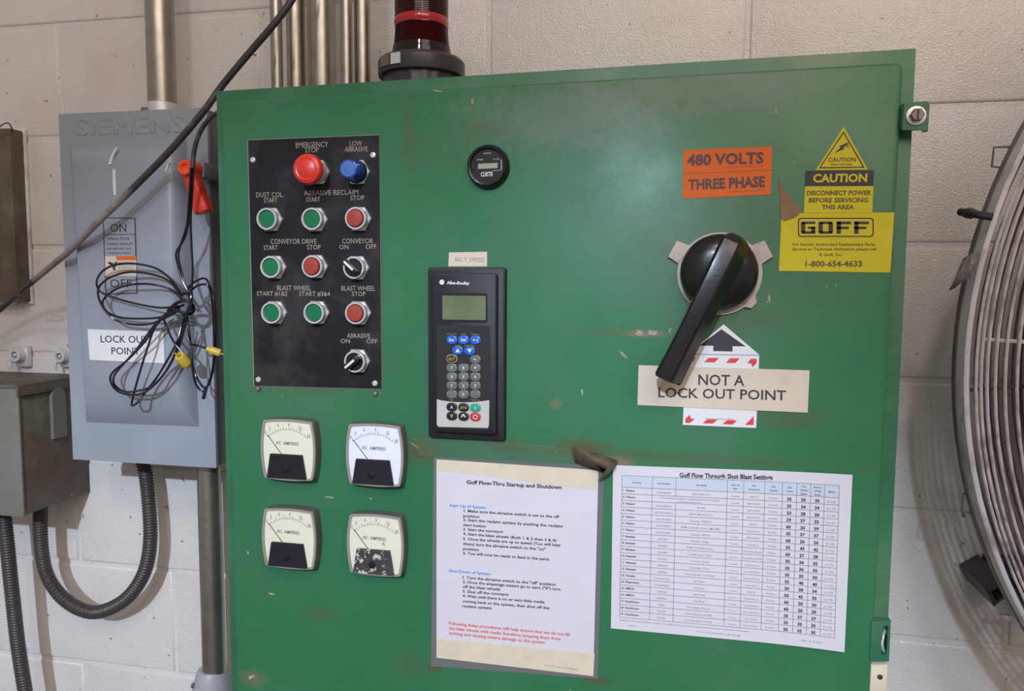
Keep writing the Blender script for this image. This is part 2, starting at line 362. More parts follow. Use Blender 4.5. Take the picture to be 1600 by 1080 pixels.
def lettering(parent, lines, d, m, bold=0.0, name='lettering', sp=1.0, lift=0.0003, slant=0.0):
    """lines: (text, x0, y0, x1, y1, cap height) in frame points on the plane d"""
    bm = bmesh.new()
    for s, x0, y0, x1, y1, h in lines:
        p0, p1 = at(x0, y0, d), at(x1, y1, d)
        hh = (at(x0, y0 - h, d) - p0).length
        write(bm, s, p0, p1, hh, lift, bold, sp, slant=slant)
    return link(name, bm, m, parent, smooth=False)
def screw(parent, c, r, m='chrome', h=0.003, name='screw', slot=True):
    bm = bmesh.new(); lathe(bm, c, [(r, 0), (r, h * 0.5), (r * 0.75, h), (0.0002, h * 1.15)], 16)
    return link(name, bm, m, parent)

# ------------------------------------------------------------------ the setting
B_, H_ = 0.4064, 0.2032
bm = bmesh.new(); box(bm, -2.2, 4.6, 0.0035, 0.2, 0, 3.6)
wall = link('wall_back', bm, 'wall'); wall['kind'] = 'structure'
bm = bmesh.new(); box(bm, -B_ / 2 + 0.0036, B_ / 2 - 0.0036, 0, 0.06, -H_ / 2 + 0.0036, H_ / 2 - 0.0036)
edges = [e for e in bm.edges if all(v.co.y < 0.001 for v in e.verts)]
bmesh.ops.bevel(bm, geom=edges, offset=0.0048, segments=4, profile=0.5, affect='EDGES')
bl0 = link('block', bm, 'wall', None, (0, 0, 0), angle=60)
first = True
for r in range(-8, 3):
    for c in range(-4, 8):
        off = 0 if r % 2 else B_ / 2
        x = c * B_ + off + (B_ / 2); z = Z0 + (r + 0.5) * H_
        if x < -1.3 or x > 2.9: continue
        o = bl0 if first else bl0.copy()
        if not first: C.objects.link(o)
        first = False
        o.parent = wall; o.location = (x, random.uniform(-0.0006, 0.0006), z)
        o.rotation_euler = (random.uniform(-0.001, 0.001), 0, random.uniform(-0.0012, 0.0012))
bm = bmesh.new(); box(bm, -2.2, 4.6, -4.5, 0.2, -0.1, 0)
fl = link('floor', bm, 'floor'); fl['kind'] = 'structure'

# ------------------------------------------------------------------ green control cabinet
DB, DD = 0.280, 0.290          # body lip and door face, metres in front of the wall
TL, TR = at(337, 142, DB), at(1432, 75, DB)
ZB = 0.60
ax = at(362, 1080, DB).x; bx = at(1390, 960, DB).x
org = Vector(((TL.x + TR.x) / 2, 0, ZB))
cab = thing('control_cabinet', 'large green steel control cabinet hung on the block wall', 'cabinet', org)
bm = bmesh.new(); prism(bm, [(TL.x, TL.z), (TR.x, TR.z), (bx, ZB), (ax, ZB)], -DB, -0.002, 0.002)
link('cabinet_body', bm, 'green_side', cab)
dl, dr = at(346, 158, DD), at(1412, 97, DD); dbl = at(368.5, 1080, DD).x; dbr = at(1362, 1000, DD).x
rr = 0.006
bm = bmesh.new()
prism(bm, [(dl.x + rr, dl.z), (dr.x - rr, dr.z), (dr.x, dr.z - rr), (dbr, ZB + 0.012), (dbl, ZB + 0.012), (dl.x, dl.z - rr)], -DD, -DB, 0.0035, 3)
door = link('door', bm, 'green', cab)
chips = [[(1199, 452), (1202, 460), (1204, 470), (1199, 474), (1197, 473), (1201, 469), (1200, 461)], [(968, 548), (973, 550), (981, 560), (979, 561), (971, 555)], [(736, 155), (740, 154), (741, 160), (738, 163), (736, 160)],
 [(908, 608), (910, 608), (911, 617), (909, 617)], [(506, 775), (521, 777), (520, 779), (508, 777)], [(987, 517), (997, 515), (1004, 519), (1016, 516), (1027, 518), (1026, 524), (1013, 522), (1000, 525), (990, 522)], [(385, 862), (388, 861), (389, 866), (386, 866)],
 [(1211, 175), (1213, 167), (1214, 176), (1213, 181)], [(576, 779), (581, 778), (580, 781)], [(1044, 514), (1050, 513), (1051, 521), (1046, 521)], [(420, 926), (430, 928), (429, 930), (421, 929)], [(388, 1058), (397, 1054), (399, 1057), (390, 1062)], [(1145, 660), (1150, 662), (1148, 664)], [(640, 690), (655, 700), (657, 702), (641, 693)], [(676, 140), (694, 142), (693, 144), (677, 142)]]
for P in chips:
    bm = bmesh.new(); prism(bm, pq(P, DD + 0.0001), -(DD + 0.0001), -(DD - 0.001)); lab(link('paint_chip', bm, 'chip', cab, smooth=False), 'pale chip in the green paint')
# screw heads below the button panel
for x, y in ((404, 607), (587, 615)):
    screw(cab, at(x, y, DD), 0.0038, 'rusty', 0.004)
# upper right clamp with slotted screw
g = [(1412, 161), (1449, 158), (1453, 163), (1450, 205), (1444, 206), (1441, 203), (1409, 204)]
bm = bmesh.new(); prism(bm, pq(g, DB + 0.017), -(DB + 0.017), -(DB + 0.013), 0.0008, 1)
a, b = at(1409, 204, DB + 0.015), at(1412, 161, DB + 0.015)
box(bm, a.x - 0.001, a.x + 0.008, -(DB + 0.014), -(DB - 0.001), a.z + 0.002, b.z - 0.001)
cl = link('door_clamp', bm, 'green_side', cab)
sc = at(1431, 181, DB + 0.017)
bm = bmesh.new(); lathe(bm, sc, [(0.0105, 0), (0.0105, 0.0015), (0.0085, 0.002)], 24); link('washer', bm, 'zinc', cl)
bm = bmesh.new(); lathe(bm, sc, [(0.0075, 0.001), (0.0075, 0.007), (0.0065, 0.008)], 6)
s_ = link('screw', bm, 'rusty', cl)
bm = bmesh.new(); box(bm, sc.x - 0.0008, sc.x + 0.0008, sc.y - 0.0086, sc.y - 0.0078, sc.z - 0.006, sc.z + 0.006); link('screw_slot', bm, 'ink', cl)
# lower right hasp loop and keeper
A = pq([(1362, 972), (1392, 970), (1389, 1034), (1359, 1033)], DB + 0.012)
I = pq([(1380, 979), (1388, 978), (1385, 1023), (1377, 1024)], DB + 0.012)
bm = bmesh.new(); ring_prism(bm, A, I, -(DB + 0.012), -(DB - 0.006)); hs = link('hasp_loop', bm, 'green_side', cab)
hp = [at(1384, 983, DB - 0.002), at(1380, 993, DB + 0.008), at(1378, 1005, DB + 0.011), at(1380, 1016, DB + 0.008), at(1384, 1020, DB - 0.002)]
bm = bmesh.new(); tube(bm, catmull(hp, 0.002), 0.0018, 8); link('hasp_pin', bm, 'zinc', hs)
bm = bmesh.new(); prism(bm, pq([(1361, 1040), (1388, 1039), (1386, 1082), (1359, 1082)], DB + 0.012), -(DB + 0.012), -(DB - 0.004), 0.0015)
kp = link('keeper', bm, 'cream', cab); lab(kp, 'bare cream coloured keeper with a screw')
screw(kp, at(1375, 1058, DB + 0.012), 0.0032, 'ink', 0.001)

# ------------------------------------------------------------------ button panel
DP = DD + 0.0022
pan = thing('button_panel', 'black push-button panel with gold edge screwed to the green cabinet door', 'control panel', at(492, 410, DD))
PQ = [(387, 219), (592, 211), (596, 608), (397, 603)]
bm = bmesh.new(); prism(bm, pq([(386.3, 218.4), (592.7, 210.3), (596.8, 608.8), (396.3, 603.8)], DD + 0.0012), -(DD + 0.0012), -DD); lab(link('plate_edge', bm, 'engrave', pan), 'thin brass coloured plate edge')
bm = bmesh.new(); prism(bm, pq(PQ, DP), -DP, -(DD + 0.001), 0.0004, 1); link('plate', bm, 'black_plate', pan)
for x, y in ((395.5, 250), (583, 242.5), (404, 593), (586, 599)):
    c = at(x, y, DP); bm = bmesh.new(); lathe(bm, c, [(0.0040, 0), (0.0034, 0.0018), (0.0014, 0.0022), (0.0012, 0.001)], 16); link('screw', bm, 'chrome', pan)
LET = [('EMERGENCY', 462.4, 231, 513, 229.5, 8), ('STOP', 477, 238.5, 498, 238, 7.5), ('LOW', 546.7, 228.5, 565.7, 228, 8), ('ABRASIVE', 538.7, 237.2, 574.8, 236.5, 7.5),
 ('DUST COL.', 400.4, 308.3, 443.5, 308, 7.5), ('START', 412.4, 316.8, 433.7, 316.3, 7), ('ABRASIVE RECLAIM', 475, 305.5, 559.8, 304, 7.5), ('START', 478.7, 315.6, 500.4, 315, 7),
 ('STOP', 547.6, 313, 569.4, 312.5, 7), ('CONVEYOR DRIVE', 423, 381.3, 494.8, 381, 7.6), ('START', 412.4, 390.6, 434, 390.4, 7), ('STOP', 480, 390, 501.3, 389.8, 7),
 ('CONVEYOR', 534.6, 380.6, 583.3, 380.4, 7.6), ('ON', 530.4, 389.6, 544.8, 389.4, 7), ('OFF', 571.3, 389, 588.3, 388.9, 7),
 ('BLAST WHEEL', 433.4, 453.6, 486, 453.8, 7.4), ('START #1&2', 401.4, 462.2, 449.2, 462.4, 6.8), ('START #3&4', 467.6, 462.5, 515.8, 462.7, 6.8),
 ('BLAST WHEEL', 533.4, 454.2, 586.3, 454.4, 7.4), ('STOP', 550, 462.7, 571.4, 462.8, 6.8), ('ABRASIVE', 542.3, 528, 578.6, 528.4, 7), ('ON', 532.3, 536.2, 547, 536.4, 6.8), ('OFF', 573, 536.5, 589.8, 536.8, 6.8)]
lettering(pan, LET, DP, 'engrave', bold=0.004)
def nut_and_ring(parent, c, tall, rr=0.0150):
    bm = bmesh.new(); lathe(bm, c, [(0.0175, 0), (0.0175, 0.0035), (0.0165, 0.0045)], 6); link('hex_nut', bm, 'chrome', parent, angle=20)
    bm = bmesh.new(); lathe(bm, c, [(0.0145, 0.003), (0.0148, tall - 0.0012), (0.0142, tall), (0.0122, tall), (0.0118, tall - 0.002), (0.0118, 0.003)], 40)
    link('bezel_ring', bm, 'chrome', parent)
def sub(name, c):                      # a part of the panel that carries its own sub-parts
    o = bpy.data.objects.new(name, None); C.objects.link(o); o.parent = pan; o.location = Vector(c) - pan.location; o.empty_display_size = 0.01; return o
def push_button(px, py, m, label):
    p = at(px, py, DP + 0.0135); c = Vector((p.x, -DP, p.z)); o = sub('push_button', c); lab(o, label)
    nut_and_ring(o, c, 0.0135)
    bm = bmesh.new()
    if m == 'btn_green': lathe(bm, c, [(0.0115, 0.004), (0.0115, 0.0105), (0.0108, 0.0116), (0.006, 0.0119), (0.0003, 0.0120)], 32)
    else: lathe(bm, c, [(0.0112, 0.004), (0.0112, 0.0150), (0.0102, 0.0164), (0.006, 0.0168), (0.0003, 0.0168)], 32)
    link('button_cap', bm, m, o)
push_button(416, 342, 'btn_green', 'green dust collector start button'); push_button(486.5, 342, 'btn_green', 'green abrasive reclaim start button'); push_button(555, 341, 'btn_red', 'red abrasive reclaim stop button')
push_button(421.8, 417.3, 'btn_green', 'green conveyor drive start button'); push_button(487, 416.3, 'btn_red', 'red conveyor drive stop button')
push_button(423, 489, 'btn_green', 'green blast wheel start button 1 and 2'); push_button(489.6, 489, 'btn_green', 'green blast wheel start button 3 and 4'); push_button(555, 489.6, 'btn_red', 'red blast wheel stop button')
def selector(px, py, ang, label):
    p = at(px, py, DP + 0.0135); c = Vector((p.x, -DP, p.z)); o = sub('selector_switch', c); lab(o, label)
    nut_and_ring(o, c, 0.0135)
    bm = bmesh.new(); lathe(bm, c, [(0.0117, 0.004), (0.0117, 0.0130), (0.0112, 0.0135)], 32); link('knob_base', bm, 'black', o)
    mt = Matrix.Translation(c) @ Matrix.Rotation(-R(ang), 4, 'Y')
    t = bmesh.new(); box(t, -0.0115, 0.0115, -0.0235, -0.012, -0.0042, 0.0042, 0.0015); bm = bmesh.new(); merge(bm, t, mt); link('lever', bm, 'black', o)
    t = bmesh.new(); box(t, -0.0117, 0.0050, -0.0241, -0.0232, -0.0016, 0.0016, 0.0004); bm = bmesh.new(); merge(bm, t, mt); link('pointer_line', bm, 'white_ink', o)
selector(552, 418.3, -42, 'black conveyor on-off selector knob turned to on')
selector(553.5, 565.4, 40, 'black abrasive on-off selector knob')
# emergency stop
p = at(478, 263.5, DP + 0.034); c = Vector((p.x, -DP, p.z)); o = sub('emergency_stop_button', c); lab(o, 'red mushroom emergency stop button')
bm = bmesh.new(); lathe(bm, c, [(0.0175, 0), (0.0175, 0.004), (0.0165, 0.005)], 6); link('hex_nut', bm, 'chrome', o, angle=20)
bm = bmesh.new(); lathe(bm, c, [(0.0155, 0.003), (0.0155, 0.010), (0.0145, 0.012), (0.0120, 0.012), (0.0120, 0.020)], 36); link('bezel_ring', bm, 'chrome', o)
bm = bmesh.new(); lathe(bm, c, [(0.010, 0.014), (0.0185, 0.022), (0.0200, 0.026), (0.0198, 0.029), (0.0180, 0.033), (0.0140, 0.0350), (0.0125, 0.0345), (0.0115, 0.0350), (0.0003, 0.0362)], 44); link('mushroom_head', bm, 'estop', o)
# blue pilot lamp
p = at(544.5, 264, DP + 0.030); c = Vector((p.x, -DP, p.z)); o = sub('pilot_lamp', c); lab(o, 'blue low abrasive lamp')
bm = bmesh.new(); lathe(bm, c, [(0.0175, 0), (0.0175, 0.004), (0.0165, 0.005)], 6); link('hex_nut', bm, 'chrome', o, angle=20)
bm = bmesh.new(); lathe(bm, c, [(0.0150, 0.003), (0.0150, 0.008), (0.0138, 0.010), (0.012, 0.010)], 36); link('bezel_ring', bm, 'black', o)
bm = bmesh.new(); lathe(bm, c, [(0.0138, 0.008), (0.0136, 0.018), (0.0126, 0.024), (0.0118, 0.030), (0.0100, 0.031)], 40); link('lens_cap', bm, 'btn_blue', o)
bm = bmesh.new(); lathe(bm, c, [(0.0104, 0.0305), (0.0100, 0.0318), (0.0003, 0.0322)], 36); link('lens_face', bm, 'btn_blue_face', o)

# ------------------------------------------------------------------ ammeters
def barrel(cx, cz, a, b, n=9, k=0.12, kz=0.055):
    o = []
    ca, cb = a * (1 - k), b * (1 - kz)
    for (x0, z0, x1, z1, bx_, bz_) in ((ca, cb, -ca, cb, 0, b - cb), (-ca, cb, -ca, -cb, -(a - ca), 0), (-ca, -cb, ca, -cb, 0, -(b - cb)), (ca, -cb, ca, cb, a - ca, 0)):
        for i in range(n):
            t = (i + 0.15) / (n - 1 + 0.3); w_ = 4 * t * (1 - t)
            o.append((cx + x0 + (x1 - x0) * t + bx_ * w_, cz + z0 + (z1 - z0) * t + bz_ * w_))
    return o
def ammeter(cpx, cpy, face, shroud, label, scribble=False):
    T = 0.016; p = at(cpx, cpy, DD + T); c = Vector((p.x, -DD, p.z)); x, z = p.x, p.z
    o = thing('ammeter', label, 'meter', c, 'four ammeters on the green cabinet door')
    a, b = 0.0405, 0.0425
    y0 = -DD
    bm = bmesh.new(); prism(bm, barrel(x, z, a, b), y0 - T, y0, 0.003, 2); link('case', bm, 'meter_case', o)
    bm = bmesh.new(); ring_prism(bm, barrel(x, z, a * 0.99, b * 0.99), barrel(x, z, a * 0.915, b * 0.93), y0 - T - 0.0025, y0 - T + 0.001)
    link('rim', bm, 'meter_rim', o)
    bm = bmesh.new(); prism(bm, barrel(x, z, a * 0.93, b * 0.945), y0 - T - 0.0004, y0 - T + 0.001); dial = link('dial', bm, face, o)
    # scale marks and figures
    yy = y0 - T - 0.0007; bm = bmesh.new()
    def arc(t): return x + t * a, z + (0.66 - 0.50 * (t + 0.02) ** 2) * b
    for i in range(16):
        t = -0.74 + i * 1.43 / 15; q0_ = arc(t); nx_, nz_ = 0.95 * t, 1.0; l_ = math.hypot(nx_, nz_); nx_ /= l_; nz_ /= l_
        h_ = 0.0040 if i % 3 == 0 else 0.0022; w2 = 0.00032
        vs = [(q0_[0] - nz_ * w2, q0_[1] + nx_ * w2), (q0_[0] + nx_ * h_ - nz_ * w2, q0_[1] + nz_ * h_ + nx_ * w2), (q0_[0] + nx_ * h_ + nz_ * w2, q0_[1] + nz_ * h_ - nx_ * w2), (q0_[0] + nz_ * w2, q0_[1] - nx_ * w2)]
        bm.faces.new([bm.verts.new((v[0], yy, v[1])) for v in vs])
    m_ = 24
    for i in range(m_):
        A0, A1 = arc(-0.74 + i * 1.43 / m_), arc(-0.74 + (i + 1) * 1.43 / m_)
        bm.faces.new([bm.verts.new((v[0], yy, v[1] + e_)) for v, e_ in ((A0, 0), (A1, 0), (A1, -0.0004), (A0, -0.0004))])
    for s, u_, v_ in (('0', -.83, .47), ('3', -.67, .60), ('6', -.36, .73), ('9', .03, .74), ('12', .44, .66), ('15', .75, .42)):
        q = Vector((x + u_ * a, yy, z + v_ * b)); hw = 0.0011 * len(s); write(bm, s, q - Vector((hw, 0, 0)), q + Vector((hw, 0, 0)), 0.0048, 0, 0.008)
    q = Vector((x - 0.0015, yy, z + 0.0072)); write(bm, 'AC  AMPERES', q - Vector((0.0170, 0, 0)), q + Vector((0.0165, 0, -0.0008)), 0.0044, 0, 0.02)
    if scribble: write(bm, '8)', q + Vector((0.011, 0, -0.0065)), q + Vector((0.0145, 0, -0.0065)), 0.0035, 0, 0.02)
    link('dial_print', bm, 'greyink', dial, smooth=False)
    # needle
    n0 = Vector((x - 0.0305, y0 - T - 0.0011, z + 0.0195)); n1 = Vector((x - 0.0090, y0 - T - 0.0011, z - 0.0075))
    bm = bmesh.new(); tube(bm, [n0, n1], 0.00045, 6); link('needle', bm, 'ink', o)
    # ribbed shroud
    bm = bmesh.new(); zt, zb = z - 0.0060, z - b * 0.915; k_ = 13
    for i in range(k_):
        z_a = zt + (zb - zt) * i / k_; z_b = zt + (zb - zt) * (i + 1) / k_
        f0 = i / k_; f1 = (i + 1) / k_
        def xs(f): return (x - 0.0255 - 0.0055 * f, x + 0.0210 + 0.0055 * f)
        (l0, r0_), (l1, r1_) = xs(f0), xs(f1)
        y1_ = y0 - T - 0.0034
        v = [bm.verts.new(q) for q in ((l0, y1_, z_a), (r0_, y1_, z_a), (r1_, y1_ - 0.0016, z_b), (l1, y1_ - 0.0016, z_b),
                                        (l0, y0 - T, z_a), (r0_, y0 - T, z_a), (r1_, y0 - T, z_b), (l1, y0 - T, z_b))]
        for f in ((0, 1, 2, 3), (0, 3, 7, 4), (1, 5, 6, 2), (0, 4, 5, 1), (3, 2, 6, 7)): bm.faces.new([v[j] for j in f])
    link('ribbed_shroud', bm, shroud, o, smooth=False)
    bm = bmesh.new(); lathe(bm, (x - 0.0035, y0 - T - 0.0042, z - 0.0262), [(0.0048, 0), (0.0044, 0.0018), (0.002, 0.0024), (0.0003, 0.0025)], 20); link('zero_screw', bm, 'black', o)
    bm = bmesh.new(); ol = barrel(x, z, a * 0.93, b * 0.945); vs = [bm.verts.new((q[0], y0 - T - 0.0052, q[1])) for q in ol]; bm.faces.new(vs)
    link('clear_cover', bm, 'lens', o)
ammeter(451, 703, 'meter_face', 'shroud', 'cream-faced ammeter directly below the button panel, upper one of its column')
ammeter(586, 711, 'meter_face2', 'shroud', 'ammeter with a bluish white dial, the only one not cream')
ammeter(452.5, 841.5, 'meter_face', 'shroud', 'cream-faced ammeter with intact black shroud, lowest of its column')
ammeter(587, 851.5, 'meter_face', 'shroud_worn', 'ammeter with a scratched, worn-off shroud and pen scribble on its dial', True)

# ------------------------------------------------------------------ hour meter
p = at(762, 260, DD + 0.006); c = Vector((p.x, -DD, p.z))
o = thing('hour_meter', 'small round black hour meter high on the green cabinet door', 'meter', c)
rpx = (at(795.5, 260, DD) - at(762, 260, DD)).length
bm = bmesh.new(); lathe(bm, c, [(rpx, 0), (rpx, 0.002), (rpx * 0.97, 0.005), (rpx * 0.93, 0.010), (rpx * 0.86, 0.012), (rpx * 0.80, 0.0115), (rpx * 0.76, 0.007)], 48); link('bezel', bm, 'black_gloss', o)
M['hm_face'] = mat('slate_dial', (0.10, 0.10, 0.125), 0.4)
bm = bmesh.new(); lathe(bm, c, [(rpx * 0.79, 0.003), (rpx * 0.79, 0.0065), (0.0002, 0.0066)], 40); f = link('dial', bm, 'hm_face', o)
bm = bmesh.new(); prism(bm, pq([(747, 256), (777.5, 254.5), (777.5, 262.8), (747, 264)], DD + 0.0075), -(DD + 0.0075), -(DD + 0.006)); link('counter_window', bm, mat('pale_counter', (0.34, 0.34, 0.27), 0.3), f)
lettering(f, [('CURTIS', 751.5, 276, 770, 275, 6.5)], DD + 0.0068, 'white_ink', bold=0.03, name='maker_lettering', lift=0.0004)
lettering(f, [('HOURS', 745.5, 251, 755, 250.6, 2.2), ('QUARTZ', 755.5, 241, 767, 240.6, 2.2), ('1/10', 771, 250, 780, 249.5, 2.2)], DD + 0.0068, 'white_ink', name='small_lettering', lift=0.0004)
bm = bmesh.new()
for q in ([(770, 267), (784, 266), (784, 265.4), (770, 266.4)], [(782.8, 249), (783.8, 249), (783.8, 266), (782.8, 266)]):
    prism(bm, pq(q, DD + 0.0074), -(DD + 0.0074), -(DD + 0.0066))
link('frame_line', bm, 'white_ink', f)
bm = bmesh.new(); bm.faces.new([bm.verts.new((q[0], -(DD + 0.0095), q[1])) for q in oval(c.x, c.z, rpx * 0.8, rpx * 0.8, 36)]); link('clear_cover', bm, 'lens', o)

# ------------------------------------------------------------------ drive keypad terminal
p = at(730, 550, DD); o = thing('operator_keypad', 'tall black drive keypad with a green display on the cabinet door', 'keypad', p)
def rr_px(x0, y0, x1, y1, d, r): 
    a, b = at(x0, y1, d), at(x1, y0, d); return rrect(a.x, b.x, a.z, b.z, r)
D1, D2 = DD + 0.010, DD + 0.019
bm = bmesh.new(); prism(bm, rr_px(668.5, 418, 790, 684, D1, 0.004), -D1, -DD, 0.003); link('mounting_frame', bm, 'term', o)
bm = bmesh.new(); prism(bm, rr_px(673.5, 427, 776.5, 675, D2, 0.005), -D2, -D1 + 0.001, 0.002); link('housing', bm, 'term_face', o)
bm = bmesh.new(); prism(bm, rr_px(688, 458, 761.5, 503, D2 + 0.0006, 0.003), -(D2 + 0.0006), -D2 + 0.0005); sf = link('screen_frame', bm, 'black', o)
bm = bmesh.new(); prism(bm, rr_px(691, 462.5, 759, 499.3, D2 + 0.001, 0.0015), -(D2 + 0.001), -D2 + 0.0005); link('display', bm, 'lcd', o)
lettering(o, [('Allen-Bradley', 698, 444, 733.5, 445, 4.6)], D2, 'white_ink', bold=0.03, slant=0.15, name='maker_lettering')
bm = bmesh.new(); t = at(690.5, 441, D2); lathe(bm, (t.x, -D2, t.z), [(0.0034, 0), (0.0034, 0.0005), (0.0002, 0.0005)], 8); link('maker_emblem', bm, 'white_ink', o)
bm = bmesh.new(); prism(bm, rr_px(682.3, 509.5, 766, 669, D2 + 0.0009, 0.003), -(D2 + 0.0009), -D2 + 0.0005); link('keypad_panel', bm, 'term', o)
sil = [(682.5, 624), (690, 626), (705, 628), (724, 629), (745, 628), (758, 626.5), (764.5, 625.5), (764, 665), (762, 669), (685.5, 667), (682.5, 664)]
bm = bmesh.new(); prism(bm, pq(sil, D2 + 0.0013), -(D2 + 0.0013), -D2); link('silver_panel', bm, 'silver', o)
DK = D2 + 0.0028
def key(cx, cy, m, sym='', ink='white_ink', w_=8.3, h_=6.6, name='key', label=None, sw=8, sh=4.5, bold=0.02):
    q = at(cx, cy, DK); a = (at(cx + w_, cy, DK) - q).length; b = (at(cx, cy + h_, DK) - q).length
    e = 2.6; pts = []
    for i in range(28):
        t = 2 * math.pi * i / 28; cc, ss = math.cos(t), math.sin(t)
        pts.append((q.x + a * math.copysign(abs(cc) ** (2 / e), cc), q.z + b * math.copysign(abs(ss) ** (2 / e), ss)))
    bm = bmesh.new(); prism(bm, pts, -DK, -(D2 + 0.0008), 0.0006, 2); k = link(name, bm, m, o)
    if label: lab(k, label)
    if sym == 'up' or sym == 'dn':
        s = 1 if sym == 'up' else -1; bm = bmesh.new()
        prism(bm, pq([(cx - 3.6, cy + 3 * s), (cx, cy - 3.5 * s), (cx + 3.6, cy + 3 * s)], DK + 0.0003), -(DK + 0.0003), -DK); link('key_mark', bm, ink, k)
    elif sym == 'ring':
        bm = bmesh.new(); ring_prism(bm, oval(q.x, q.z, 0.0030, 0.0030), oval(q.x, q.z, 0.0022, 0.0022), -(DK + 0.0003), -DK); link('key_mark', bm, ink, k)
    elif sym:
        lettering(k, [(sym, cx - sw / 2, cy + sh / 2, cx + sw / 2, cy + sh / 2, sh)], DK, ink, bold=bold, name='key_mark')
def kx(x): return 640 + x / 3.375
def ky(y): return 380 + y / 3.375
X3 = (kx(222), kx(284), kx(346))
key(X3[0], ky(510), 'key_blue', 'Esc', label='blue key'); key(X3[1], ky(510), 'key_blue', 'Sel'); key(X3[2], ky(511), 'key_blue', '<-|')
key(kx(253), ky(566), 'key_blue', 'up'); key(kx(316), ky(568), 'key_blue', 'dn')
key(X3[0], ky(610), 'gold', '', w_=8.6, h_=6.6, label='gold ringed key'); 
key(X3[2], ky(613), 'key_grey', '<-', sw=6)
for r, row in enumerate(('789', '456', '123', '-0.')):
    for k, s in enumerate(row): key(X3[k], ky(658 + 46.5 * r), 'key_grey', s, sw=1.3 if s == '1' else 3, sh=4.2) if s not in '-.' else key(X3[k], ky(658 + 46.5 * r), 'key_grey')
bm = bmesh.new(); q = at(X3[0], ky(610), DK + 0.0003); prism(bm, oval(q.x, q.z, 0.0064, 0.0046), -(DK + 0.0003), -DK); kk = link('key_face', bm, 'key_dark', o)
lettering(o, [('ALT', X3[0] - 5, ky(610) + 2.2, X3[0] + 5, ky(610) + 2.2, 4.4)], DK + 0.0003, 'gold', bold=0.02, name='key_mark')
key(X3[0], ky(865), 'key_dark', 'A', sw=4); key(X3[1], ky(867), 'key_dark', 'JOG', sw=10, sh=3.8, ink='gold'); key(X3[2], ky(869), 'key_teal', 'I', sw=1.4, label='green start key')
key(X3[0], ky(912), 'key_dark', 'V', sw=4); key(X3[1], ky(915), 'key_dark', '^', sw=8, sh=8); key(X3[2], ky(917), 'key_red', 'ring', label='red stop key')
lettering(o, [('S.M.A.R.T', kx(198), ky(484), kx(248), ky(484), 2.2), ('Exit', kx(275), ky(484), kx(297), ky(484), 2.2), ('Return', kx(326), ky(484), kx(370), ky(486), 2.2), ('Lang', kx(240), ky(543), kx(268), ky(544), 2.2), ('Auto/Man', kx(290), ky(543), kx(345), ky(544), 2.2),
              ('Exp', kx(212), ky(830), kx(232), ky(831), 2.2), ('Param #', kx(325), ky(830), kx(368), ky(832), 2.2)], D2 + 0.0013, 'gold', name='yellow_lettering')
# label above it
o = sheet('belt_speed_label', [(701.5, 394.5), (761, 393.5), (761, 416.3), (700.5, 416.3)], DD, 0.0006, 'sign_white')
tag(o, 'small white BELT SPEED label directly above the keypad', 'label')
lettering(o, [('BELT SPEED', 711, 408.6, 757, 409.2, 6)], DD + 0.0006, 'greyink', bold=-0.01)

# ------------------------------------------------------------------ rotary disconnect
q = at(1124, 428, DD + 0.004); o = thing('disconnect_switch', 'large round black rotary disconnect switch with a long handle pointing down', 'switch', (q.x, -DD, q.z))
rp = (at(1191, 428, DD) - at(1124, 428, DD)).length
pts = []
for i in range(120):
    a = 360 * i / 120; r = rp
    for t, wd, ext in ((152, 13, 1.28), (28, 13, 1.28), (-42, 8, 1.13)):
        dlt = abs((a - t + 180) % 360 - 180)
        if dlt < wd: r = rp * ext / max(0.9, math.cos(R(dlt)))
    pts.append((q.x + r * math.cos(R(a)), q.z + r * math.sin(R(a))))
bm = bmesh.new(); prism(bm, pts, -(DD + 0.004), -DD, 0.0008, 1); link('escutcheon', bm, mat('worn_cast_plate', (0.40, 0.33, 0.28), 0.42, metal=0.5, var=0.15, vscale=60, dirt=(0.2, 0.12, 0.08), dscale=50, dlo=0.55, dhi=0.7), o)
c = Vector((at(1125, 425, DD + 0.03).x, -DD, at(1125, 425, DD + 0.03).z)); r1 = rp * 0.915
bm = bmesh.new(); lathe(bm, c, [(r1, 0.003), (r1, 0.012), (r1 * 0.985, 0.018), (r1 * 0.93, 0.024), (r1 * 0.80, 0.029), (r1 * 0.5, 0.032), (0.0003, 0.033)], 56); link('dial', bm, 'black_gloss', o)
# handle: a tapered bar with a crowned ridge
hA, hB = at(1151, 380, DD + 0.052), at(1043, 597, DD + 0.060)
ha = Vector((hA.x, 0, hA.z)); hb = Vector((hB.x, 0, hB.z)); ex = (hb - ha).normalized(); nx = Vector((-ex.z, 0, ex.x)); Ln = (hb - ha).length
bm = bmesh.new(); secs = []
for t, wd, hi, lo in ((-0.055, 0.010, 0.040, 0.010), (-0.035, 0.0140, 0.047, 0.008), (0.0, 0.0168, 0.052, 0.008), (0.08, 0.0172, 0.056, 0.008), (0.30, 0.0165, 0.060, 0.010), (0.50, 0.0158, 0.061, 0.024), (0.62, 0.0155, 0.061, 0.032), (0.85, 0.0160, 0.060, 0.036), (0.985, 0.0168, 0.059, 0.038), (1.0, 0.0150, 0.056, 0.041)):
    cc = ha + ex * (t * Ln)
    prof = [(-wd, lo), (-wd, hi - 0.004), (-wd * 0.85, hi - 0.0005), (-wd * 0.6, hi), (wd * 0.12, hi), (wd * 0.3, hi - 0.002), (wd, hi - 0.020), (wd, lo)]
    secs.append([bm.verts.new((cc.x + nx.x * a, -(DD + h), cc.z + nx.z * a)) for a, h in prof])
for s0, s1 in zip(secs, secs[1:]):
    for i in range(8): bm.faces.new((s0[i], s0[(i + 1) % 8], s1[(i + 1) % 8], s1[i]))
bm.faces.new(secs[0]); bm.faces.new(secs[-1])
